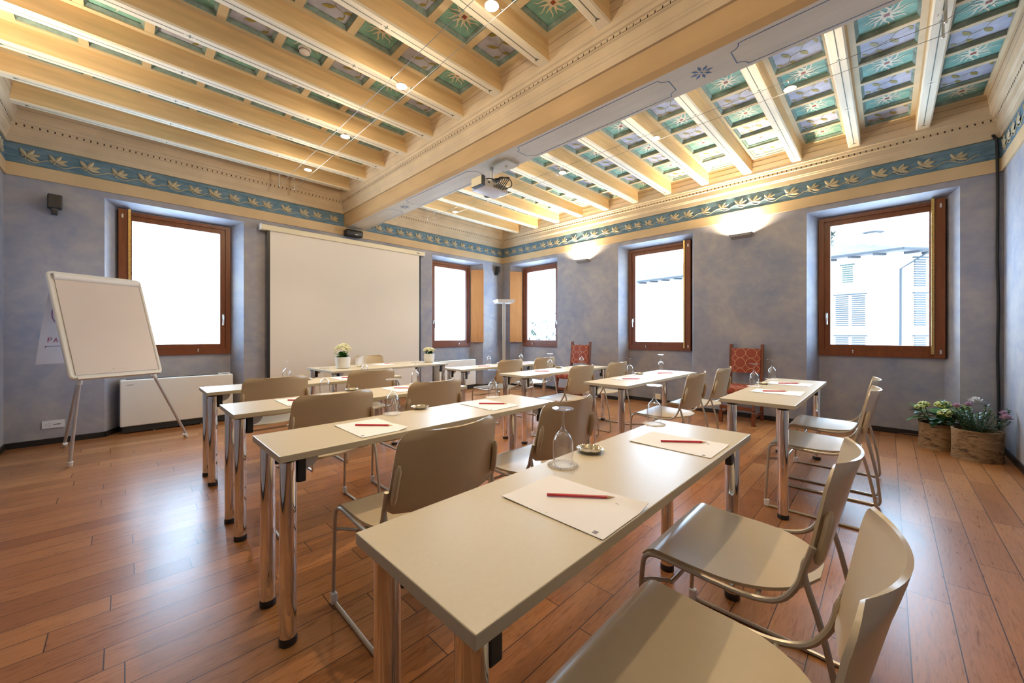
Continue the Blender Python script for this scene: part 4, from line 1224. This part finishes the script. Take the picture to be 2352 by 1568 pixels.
b = MB(); b.rbox(-0.095, 0.095, -0.11, 0.11, -0.022, 0.0, 0.003, 'beam_cream'); b.build('plate', r)
b = MB(); b.cyl(0.0, -0.01, -0.03, -0.02, 0.010, 'brass', 12); b.build('knob', r)

# ---------------------------------------------------------------- flip chart
P0 = Vector((-6.673, -1.52, 0.811)); d = Vector((0.879, 0.477, 0)).normalized()
n = Vector((d.y, -d.x, 0)); upv = (Vector((0, 0, 0.955)) - n*0.334); Hb = upv.length; upv.normalize()
nf = d.cross(upv)
if nf.dot(Vector((0, -1, 0))) < 0: nf = -nf
r = thing('flip_chart', 'white tripod flip chart with blank pad in front of the left window', 'flip chart', (-6.35, -1.2, 0))
def FCX(a, h, o): return P0+d*a+upv*h+nf*o-Vector((-6.35, -1.2, 0))
Wb = 0.685
def fbox(b, a0, a1, h0, h1, o0, o1, m, rr=None):
    V = [FCX(a, h, o) for a in (a0, a1) for h in (h0, h1) for o in (o0, o1)]
    b.add(V, [(0, 1, 3, 2), (4, 6, 7, 5), (0, 4, 5, 1), (2, 3, 7, 6), (0, 2, 6, 4), (1, 5, 7, 3)], m)
b = MB(); fbox(b, 0.01, Wb-0.01, 0.01, Hb-0.01, -0.012, 0.004, 'white_metal'); b.build('board', r, False)
b = MB()
def loop(a0, a1, h0, h1, rc):
    pts = []
    for (ca_, ch_, s0) in ((a1-rc, h0+rc, -PI/2), (a1-rc, h1-rc, 0), (a0+rc, h1-rc, PI/2), (a0+rc, h0+rc, PI)):
        for k in range(6):
            q = s0+k/5*PI/2; pts.append(FCX(ca_+rc*math.cos(q), ch_+rc*math.sin(q), 0))
    return pts
b.tube(loop(0.008, Wb-0.008, 0.008, Hb-0.008, 0.028), 0.016, 'white_metal', 10, None, True); b.build('board_frame', r)
b = MB(); fbox(b, 0.040, Wb-0.028, 0.035, Hb-0.055, 0.006, 0.013, 'pad'); b.build('paper_pad', r, False)
b = MB(); pts = [FCX(0.035, Hb-0.045+0.03*math.cos(q), 0.012+0.022*math.sin(q)) for q in [k/8*PI for k in range(9)]]
pts2 = [p+d*(Wb-0.065) for p in pts]
b.add(pts+pts2, [(k, k+1, 10+k, 9+k) for k in range(8)]+[tuple(range(9)), tuple(range(17, 8, -1))], 'white_plastic'); b.build('clamp_bar', r)
b = MB(); fbox(b, 0.03, Wb-0.03, -0.012, 0.006, 0.0, 0.05, 'white_metal'); fbox(b, 0.03, Wb-0.03, 0.004, 0.014, 0.046, 0.05, 'white_metal'); b.build('pen_tray', r, False)
b = MB(); fbox(b, 0.30, 0.308, 0.066, 0.074, 0.013, 0.0136, 'ink_grey')
for k in range(9): fbox(b, 0.316+k*0.011, 0.323+k*0.011, 0.067, 0.071, 0.013, 0.0136, 'beam_cream')
b.build('maker_mark', r, False)
hp = FCX(Wb*0.5, Hb*0.30, -0.06)
feet = [Vector((-6.69, -1.245, 0)), Vector((-5.83, -0.675, 0)), Vector((-6.79, -0.285, 0))]
tops = [FCX(0.10, 0.10, -0.03), FCX(Wb-0.08, 0.10, -0.03), FCX(0.12, 0.16, -0.04)]
for f_, t_ in zip(feet, tops):
    f_ = f_-Vector((-6.35, -1.2, 0)); q = t_+(f_-t_)*0.12
    b = MB(); b.tube([t_, f_+Vector((0, 0, 0.03))], 0.013, 'grey_metal', 12); l = b.build('tripod_leg', r)
    b = MB(); b.tube([q, q+(f_-q)*0.04], 0.021, 'white_metal', 12); b.build('leg_collar', l)
    b = MB(); b.tube([f_+(t_-f_)*0.05, f_+Vector((0, 0, 0.004))], 0.019, 'white_metal', 12); b.tube([f_+Vector((0, 0, 0.005)), f_], 0.017, 'black', 12); b.build('leg_foot', l)
# turned-over sheet hanging behind the board
sh0 = FCX(0.045, Hb-0.03, -0.03); back = -n*0.235
def SH(a, h, o=0.0): return sh0+d*a+back*(1-h)+Vector((0, 0, -0.80*(1-h)))+(nf*o)
def shf(u, v): return SH(u*(Wb-0.09), v)+back.normalized()*0.012*math.sin(PI*v)
b = MB(); b.shell(shf, 6, 10, 0.002, 'paper_back'); sheet = b.build('turned_sheet', r)
b = MB()
def stroke(pts, m, w_=0.0022):
    b.tube([SH(a, h, 0.0)+n*0.004 for a, h in pts]+[], w_, m, 5)
def ST(pts, m, w_=0.0022):
    q = [SH(a, h)+back.normalized()*(0.012*math.sin(PI*h))+n*0.0035 for a, h in pts]; b.tube(q, w_, m, 5)
ST([(0.16+0.115*math.cos(k*0.42), 0.60+0.16*math.sin(k*0.42)) for k in range(16)], 'ink_violet', 0.0015)
ST([(0.15+0.10*math.cos(k*0.45+0.4), 0.60+0.15*math.sin(k*0.45+0.4)) for k in range(15)], 'ink_red', 0.0015)
bx_ = 0.055; hh = 0.255; ch = 0.05
G = {'P': [[(0, 0), (0, 1)], [(0, 1), (0.55, 1), (0.6, 0.6), (0.05, 0.5)]], 'A': [[(0, 0), (0.35, 1), (0.65, 0)], [(0.15, 0.4), (0.55, 0.4)]],
     'S': [[(0.6, 0.95), (0.1, 0.85), (0.15, 0.55), (0.55, 0.45), (0.5, 0.05), (0, 0.05)]]}
for k, c_ in enumerate('PASSA'):
    for st in G[c_]: ST([(bx_+k*0.038+x*0.038, hh+y*ch) for x, y in st], 'ink_red')
ST([(0.045, 0.205), (0.32, 0.215)], 'ink_violet', 0.002); ST([(0.045, 0.215), (0.045, 0.19)], 'ink_violet', 0.002)
b.build('handwriting', r)
for nm, a, m, lab in (('marker_pen', 0.235, 'ink_red', 'red marker pen lying in the tray of the flip chart'), ('marker_pen', 0.50, 'ink_grey', 'grey marker pen lying in the tray of the flip chart')):
    p = FCX(a, 0.013, 0.028)+Vector((-6.35, -1.2, 0))
    o = thing(nm, lab, 'pen', p)
    b = MB(); b.tube([(0, 0, 0), d*0.085], 0.007, 'white_plastic', 10); b.build('pen_body', o)
    b = MB(); b.tube([d*0.085, d*0.125], 0.0078, m, 10); b.build('pen_cap', o)

# ---------------------------------------------------------------- corner floor lamp
r = thing('floor_lamp', 'tall silver uplight floor lamp with flat square head in the far corner', 'lamp', (-0.47, -0.53, 0))
rz = math.radians(-45); xf = Matrix.Rotation(rz, 4, 'Z')
b = MB(); b.rbox(-0.15, 0.15, -0.15, 0.15, 0.0, 0.022, 0.006, 'lamp_silver', xf); b.build('lamp_base', r)
b = MB(); b.rbox(-0.031, 0.031, -0.031, 0.031, 0.02, 1.89, 0.006, 'lamp_silver', xf); b.build('lamp_pole', r)
b = MB(); h0, h1, w_ = 1.885, 1.955, 0.20
xf2 = Matrix.Rotation(math.radians(-28), 4, 'Z')
V = [(-w_*0.86, -w_*0.86, h0), (w_*0.86, -w_*0.86, h0), (w_*0.86, w_*0.86, h0), (-w_*0.86, w_*0.86, h0), (-w_, -w_, h1), (w_, -w_, h1), (w_, w_, h1), (-w_, w_, h1)]
Vi = [(x*0.94, y*0.94, z) for x, y, z in V[4:]]; Vb = [(x*0.80, y*0.80, h0+0.012) for x, y, z in V[4:]]
b.add(V+Vi+Vb, [(0, 3, 2, 1)]+[(k, (k+1) % 4, 4+(k+1) % 4, 4+k) for k in range(4)]+[(4+k, 4+(k+1) % 4, 8+(k+1) % 4, 8+k) for k in range(4)]+[(8+k, 8+(k+1) % 4, 12+(k+1) % 4, 12+k) for k in range(4)]+[(12, 13, 14, 15)], 'white_metal', xf2)
b.build('lamp_head', r, False)

# ---------------------------------------------------------------- red damask chairs
def turned(b, x, y, z0, z1, m):
    H_ = z1-z0
    b.box(x-0.021, x+0.021, y-0.021, y+0.021, z0, z0+H_*0.38, m); b.box(x-0.021, x+0.021, y-0.021, y+0.021, z1-H_*0.17, z1, m)
    pr = [(0.014, 0.38), (0.018, 0.40), (0.012, 0.43), (0.020, 0.49), (0.021, 0.52), (0.012, 0.58), (0.017, 0.61), (0.012, 0.64), (0.021, 0.73), (0.018, 0.79), (0.013, 0.83)]
    b.lathe([(r_, z0+H_*t) for r_, t in pr], m, 14, Matrix.Translation((x, y, 0)))
def red_chair(label, x, y, rz):
    r = thing('antique_chair', label, 'chair', (x, y, 0), rz, 'red damask chairs along the right wall')
    hw, fx, bx_ = 0.195, -0.22, 0.225      # faces -x
    for s_ in (-1, 1):
        b = MB(); turned(b, fx, s_*hw, 0, 0.41, 'wood_red'); b.build('front_leg', r)
        b = MB()
        V = []
        for z, xx in ((0, bx_+0.03), (0.25, bx_), (0.48, bx_), (1.062, bx_+0.055)):
            for (dx, dy) in ((-0.02, -0.018), (0.02, -0.018), (0.02, 0.018), (-0.02, 0.018)): V.append((xx+dx, s_*hw+dy, z))
        F = [(0, 3, 2, 1), (12, 13, 14, 15)]+[(i*4+k, i*4+(k+1) % 4, i*4+4+(k+1) % 4, i*4+4+k) for i in range(3) for k in range(4)]
        b.add(V, F, 'wood_red'); b.build('back_post', r, False)
        b = MB(); b.box(fx, bx_, s_*hw-0.012, s_*hw+0.012, 0.10, 0.135, 'wood_red'); b.build('stretcher', r, False)
    b = MB(); b.box(fx-0.012, fx+0.012, -hw, hw, 0.19, 0.235, 'wood_red'); b.build('stretcher', r, False)
    b = MB(); b.rbox(fx-0.035, bx_+0.02, -hw-0.035, hw+0.035, 0.395, 0.495, 0.032, 'damask', None, 4); b.build('seat_cushion', r)
    def bk(u, v):
        z = 0.655+0.345*v; xx = bx_+0.055*(z-0.48)/0.58
        return (xx-0.016-0.012*math.sin(PI*u)*math.sin(PI*v), -hw+0.016+u*(2*hw-0.032), z)
    b = MB(); b.shell(bk, 12, 10, 0.028, 'damask'); b.build('back_cushion', r)
red_chair('red damask antique chair against the right wall beside the large window', -0.345, -5.115, 0.0)
red_chair('farther red damask antique chair, partly hidden by the third right-hand desk', -0.53, -2.42, math.radians(2))

# ---------------------------------------------------------------- corner planters
def leaf_blade(b, base, dr, L, wd, m, droop=0.3, fold=0.15):
    dr = dr.normalized(); sd = dr.cross(Vector((0, 0, 1)))
    sd = sd.normalized() if sd.length > 1e-3 else Vector((1, 0, 0)); V = []
    for i in range(7):
        t = i/6; hw = wd*math.sin(PI*(0.04+0.93*t))**0.8
        p = base+dr*L*t+Vector((0, 0, -droop*L*t*t))
        V += [p-sd*hw+Vector((0, 0, fold*hw)), p, p+sd*hw+Vector((0, 0, fold*hw))]
    b.add(V, [(i*3+q, i*3+q+1, i*3+4+q, i*3+3+q) for i in range(6) for q in range(2)], m)
def log_pot(r, R, H_, seed):
    rnd = random.Random(seed); b = MB(); n_ = 36; V = []; F = []
    ph = [rnd.uniform(0, 6) for _ in range(3)]
    rings = [(1.02, 0), (1.0, 0.05), (0.99, H_*0.5), (1.0, H_-0.03), (1.01, H_), (0.90, H_), (0.88, H_-0.05), (0.0, H_-0.05)]
    for k_, z in rings:
        for k in range(n_):
            a = 2*PI*k/n_; w_ = 1+0.018*math.sin(2*a+ph[0])+0.012*math.sin(5*a+ph[1])+0.008*math.sin(11*a+ph[2]+z*9)
            V.append((R*k_*w_*math.cos(a), R*k_*w_*math.sin(a), z))
    for i in range(len(rings)-1):
        for k in range(n_): F.append((i*n_+k, i*n_+(k+1) % n_, (i+1)*n_+(k+1) % n_, (i+1)*n_+k))
    b.add(V, F, 'birch'); return b.build('log_pot', r)
r = thing('hydrangea_planter', 'birch log planter with green hydrangea heads in the right corner', 'plant', (-0.27, -6.95, 0))
log_pot(r, 0.155, 0.265, 3)
b = MB(); b.lathe([(0.135, 0.222), (0.06, 0.235), (0, 0.24)], 'soil', 24, None, False); b.build('soil', r)
rnd = random.Random(11); b = MB(); st = MB()
for k in range(54):
    a = rnd.uniform(0, 2*PI); el = rnd.uniform(-0.1, 0.9); rad = rnd.uniform(0.02, 0.14)
    base = Vector((rad*math.cos(a), rad*math.sin(a), rnd.uniform(0.26, 0.40)))
    leaf_blade(b, base, Vector((math.cos(a)*math.cos(el), math.sin(a)*math.cos(el), math.sin(el)*0.7)), rnd.uniform(0.10, 0.15), rnd.uniform(0.032, 0.048), 'leaf' if k % 3 else 'leaf_dark', 0.35)
b.build('foliage', r)
heads = [(-0.17, 0.15, 0.435, 0.038), (-0.075, 0.11, 0.455, 0.045), (0.02, -0.03, 0.45, 0.062), (-0.14, -0.05, 0.385, 0.068), (0.09, -0.17, 0.42, 0.06)]
for (x, y, z, R) in heads:
    b = MB(); hr = random.Random(int(1000*R)+int(100*x))
    for k in range(110):
        q = hr.uniform(-0.25, 1); a = hr.uniform(0, 2*PI); s_ = math.sqrt(1-q*q) if abs(q) < 1 else 0
        b.ball((x+R*s_*math.cos(a), y+R*s_*math.sin(a), z+R*0.72*q), R*0.16, 'flower_green', 1, (1, 1, 0.7))
    b.ball((x, y, z), R*0.85, 'leaf', 2, (1, 1, 0.7)); b.build('flower_head', r)
    st.tube(smooth_path([(x*0.3, y*0.3, 0.22), (x*0.7, y*0.7, 0.33), (x, y, z)], 4), 0.004, 'stem', 6)
st.build('stems', r)
r = thing('flowering_planter', 'birch log planter with feathery greenery and pink and white flowers in the right corner', 'plant', (-0.55, -7.175, 0))
log_pot(r, 0.165, 0.285, 5)
b = MB(); b.lathe([(0.145, 0.242), (0.07, 0.25), (0, 0.255)], 'soil', 24, None, False); b.build('soil', r)
rnd = random.Random(21); b = MB(); st = MB()
for k in range(44):
    a = rnd.uniform(0, 2*PI); lean = rnd.uniform(0.05, 0.62); H_ = rnd.uniform(0.12, 0.30)
    p0 = Vector((0.08*math.cos(a)*rnd.random(), 0.08*math.sin(a)*rnd.random(), 0.25))
    p1 = p0+Vector((math.cos(a)*lean*0.22, math.sin(a)*lean*0.22, H_*0.6)); p2 = p1+Vector((math.cos(a)*lean*0.18, math.sin(a)*lean*0.18, H_*0.4))
    if p2.y < -0.19: p2.y = -0.19
    if p1.y < -0.17: p1.y = -0.17
    P_ = smooth_path([p0, p1, p2], 6); st.tube(P_, 0.0022, 'stem', 5)
    for i in range(2, len(P_)):
        for q in range(3):
            aa = rnd.uniform(0, 2*PI); dr = Vector((math.cos(aa), math.sin(aa), rnd.uniform(0.1, 0.9)))
            leaf_blade(b, P_[i], dr, rnd.uniform(0.022, 0.042), rnd.uniform(0.003, 0.007), 'leaf_dark' if rnd.random() < 0.75 else 'leaf', 0.1)
b.build('foliage', r); st.build('stems', r)
for (x, y, z, R, m) in ((-0.03, 0.13, 0.50, 0.03, 'flower_pink'), (0.02, 0.05, 0.515, 0.03, 'flower_pink'), (0.05, 0.0, 0.55, 0.045, 'flower_white'), (-0.02, -0.16, 0.465, 0.028, 'flower_pink'), (-0.07, -0.165, 0.43, 0.036, 'flower_pink')):
    b = MB(); fr_ = random.Random(int(999*z))
    for k in range(16):
        a = k*2.4; t = k/16; el = 1.35-1.1*t
        leaf_blade(b, Vector((x, y, z-R*0.6)), Vector((math.cos(a)*math.cos(el), math.sin(a)*math.cos(el), math.sin(el))), R*1.5, R*0.42, m, -0.1, 0.7)
    b.build('flower_head', r)

# cable down the right corner and loose lead along the skirting
r = thing('wall_cable', 'black cable hanging down the right wall into the corner planters', 'cable', (0, 0, 0))
b = MB(); b.tube(smooth_path([(-0.05, YD+0.075, 3.262), (-0.03, YD+0.06, 3.235), (-0.022, YD+0.045, 3.16), (-0.024, YD+0.04, 2.6), (-0.02, YD+0.042, 2.0), (-0.024, YD+0.036, 1.5), (-0.02, YD+0.040, 1.0), (-0.024, YD+0.034, 0.5), (-0.02, YD+0.036, 0.08)], 5), 0.0125, 'black', 8); b.build('cable', r)
r = thing('loose_lead', 'thin brown lead trailing over the skirting left of the corner planters', 'cable', (0, 0, 0))
b = MB(); b.tube(smooth_path([(-0.05, -6.20, 0.02), (-0.03, -6.28, 0.07), (-0.045, -6.36, 0.03), (-0.06, -6.5, 0.012), (-0.03, -6.62, 0.035), (-0.022, -6.70, 0.062), (-0.022, -6.82, 0.058), (-0.025, -6.86, 0.05), (-0.05, -6.90, 0.01)], 5), 0.0035, 'wood_red', 6); b.build('lead', r)

# ---------------------------------------------------------------- outside: houses and trees seen through the panes
def house(label, corner, ex, ey, L1, L2, ztop, zbot, roofh, wins, o=0.45, rafters=True):
    """corner: near corner; the walls run along the unit vectors ex and ey away from it"""
    r = thing('house', label, 'building', (corner[0], corner[1], 0))
    def done(b, name, parent, smooth=False):
        b.v = [(x*ex[0]+y*ey[0], x*ex[1]+y*ey[1], z) for x, y, z in b.v]
        return b.build(name, parent, smooth)
    b = MB(); b.box(0, L1, 0, L2, zbot, ztop, 'ext_wall'); done(b, 'house_walls', r)
    b = MB()
    V = [(-o, -o, ztop-0.05), (L1+o, -o, ztop-0.05), (L1+o, L2+o, ztop-0.05), (-o, L2+o, ztop-0.05)]
    b.add(V+[(x, y, z+0.10) for x, y, z in V]+[(L1*0.35, L2*0.5, ztop+roofh), (L1*0.7, L2*0.5, ztop+roofh)],
          [(0, 3, 2, 1), (0, 1, 5, 4), (1, 2, 6, 5), (2, 3, 7, 6), (3, 0, 4, 7), (4, 5, 9, 8), (5, 6, 9), (6, 7, 8, 9), (7, 4, 8)], 'ext_roof'); rf = done(b, 'roof', r)
    if rafters:
        b = MB()
        for i in range(int(L1/0.8)): b.box(i*0.8+0.3, i*0.8+0.42, -o, 0, ztop-0.14, ztop-0.05, 'ext_trim')
        for i in range(int(L2/0.8)): b.box(-o, 0, i*0.8+0.3, i*0.8+0.42, ztop-0.14, ztop-0.05, 'ext_trim')
        done(b, 'rafter_ends', rf)
    b = MB(); b.tube([(-o-0.05, -o-0.05, ztop), (L1+o, -o-0.05, ztop)], 0.05, 'ext_trim', 8); b.tube([(-o-0.05, -o-0.05, ztop), (-o-0.05, L2+o, ztop)], 0.05, 'ext_trim', 8)
    if rafters: b.tube([(0.75, -o-0.05, ztop-0.05), (0.7, -o*0.6, ztop-0.25), (0.05, -0.08, ztop-0.75), (0.0, -0.08, zbot)], 0.035, 'ext_trim', 8)
    done(b, 'gutter', r, True)
    b = MB(); b.box(0.5, 0.75, 1.0, 1.25, ztop+0.2, ztop+0.95, 'ext_wall'); b.box(0.42, 0.83, 0.92, 1.33, ztop+0.95, ztop+1.03, 'ext_trim'); done(b, 'chimney', r)
    for (side, a, z, w_, h_, m) in wins:
        b = MB()
        def bb(p0, p1, z0, z1, t0, t1, mm):
            if side == 0: b.box(p0, p1, -t1, -t0, z0, z1, mm)
            else: b.box(-t1, -t0, p0, p1, z0, z1, mm)
        nsl = max(4, int(h_/0.09))
        for k in range(nsl): bb(a, a+w_, z+k*h_/nsl, z+(k+0.62)*h_/nsl, 0.0, 0.05, m)
        bb(a-0.06, a+w_+0.06, z+h_, z+h_+0.06, 0.0, 0.08, m)
        done(b, 'window_shutter', r)
    return r
# near corner about 17 m away, seen in the large right window
CAMV = Vector((CAMX, CAMY, 0))
def ray(u, dist):
    k = (u-1176)/FPX; f_ = Vector((math.sin(YAW), math.cos(YAW), 0)); r_ = Vector((math.cos(YAW), -math.sin(YAW), 0))
    return CAMV+(f_+r_*k)*dist
c0 = ray(2060, 15.5)
zt = CAMZ+15.5*(766.5-575)/FPX
house('pale house with eaves and shutters outside the large right window', (c0.x, c0.y), (0.759, -0.651), (0.149, 0.989), 14, 16, zt, -6, 2.2,
      [(1, 0.95, 1.55, 0.42, 1.35, 'ext_shutter'), (1, 1.50, 1.55, 0.42, 1.35, 'ext_shutter'), (1, 1.35, 3.45, 0.34, 0.75, 'ext_green'), (1, 0.95, -0.2, 0.42, 1.3, 'ext_shutter'), (1, 1.50, -0.2, 0.42, 1.3, 'ext_shutter'),
       (0, 0.75, 1.55, 0.50, 1.30, 'ext_shutter'), (0, 0.75, 3.15, 0.50, 1.15, 'ext_shutter'), (0, 0.75, -0.1, 0.50, 1.2, 'ext_shutter')])
c1 = ray(1600, 42)
zt = CAMZ+42*(766.5-700)/FPX
house('farther pale house with low roof edge outside the middle right window', (c1.x, c1.y), (0.759, -0.651), (0.149, 0.989), 10, 22, zt, -6, 1.0,
      [(1, 5.0, 1.2, 0.6, 1.2, 'ext_shutter')], 0.45, False)
def tree(label, x, y, z, R, n_, seed, trunk):
    rnd = random.Random(seed); r = thing('tree', label, 'tree', (x, y, -6), 0, 'trees outside the windows')
    b = MB(); b.tube([(0, 0, 0), (0.1, 0, (z+6)*0.5), (0, 0.1, z+6)], [0.2, 0.15, 0.05], 'bark', 8); 
    for k in range(7):
        a = k*2.4; b.tube([(0, 0, (z+6)*0.75), (R*0.6*math.cos(a), R*0.6*math.sin(a), z+6+R*0.3*math.sin(k))], [0.06, 0.015], 'bark', 5)
    b.build('trunk', r)
    b = MB()
    for k in range(n_):
        q = Vector((rnd.gauss(0, 1), rnd.gauss(0, 1), rnd.gauss(0, 0.8))); q = q.normalized()*R*rnd.random()**0.4
        dr = Vector((rnd.uniform(-1, 1), rnd.uniform(-1, 1), rnd.uniform(-0.6, 0.3)))
        leaf_blade(b, q+Vector((0, 0, z+6)), dr, 0.22, 0.06, 'ext_leaf', 0.2)
    b.build('crown', r)
p = ray(1243, 17); tree('leafy tree outside the far right window', p.x, p.y, CAMZ-0.2, 1.15, 260, 1, 1)
p = ray(1905, 13.0); tree('tree branch tips at upper left of the large right window', p.x-0.2, p.y+0.5, CAMZ+3.4, 0.75, 200, 2, 1)
p = ray(1028, 20); tree('low leafy shrub outside the window beside the screen', p.x, p.y, CAMZ-1.0, 0.9, 160, 3, 1)
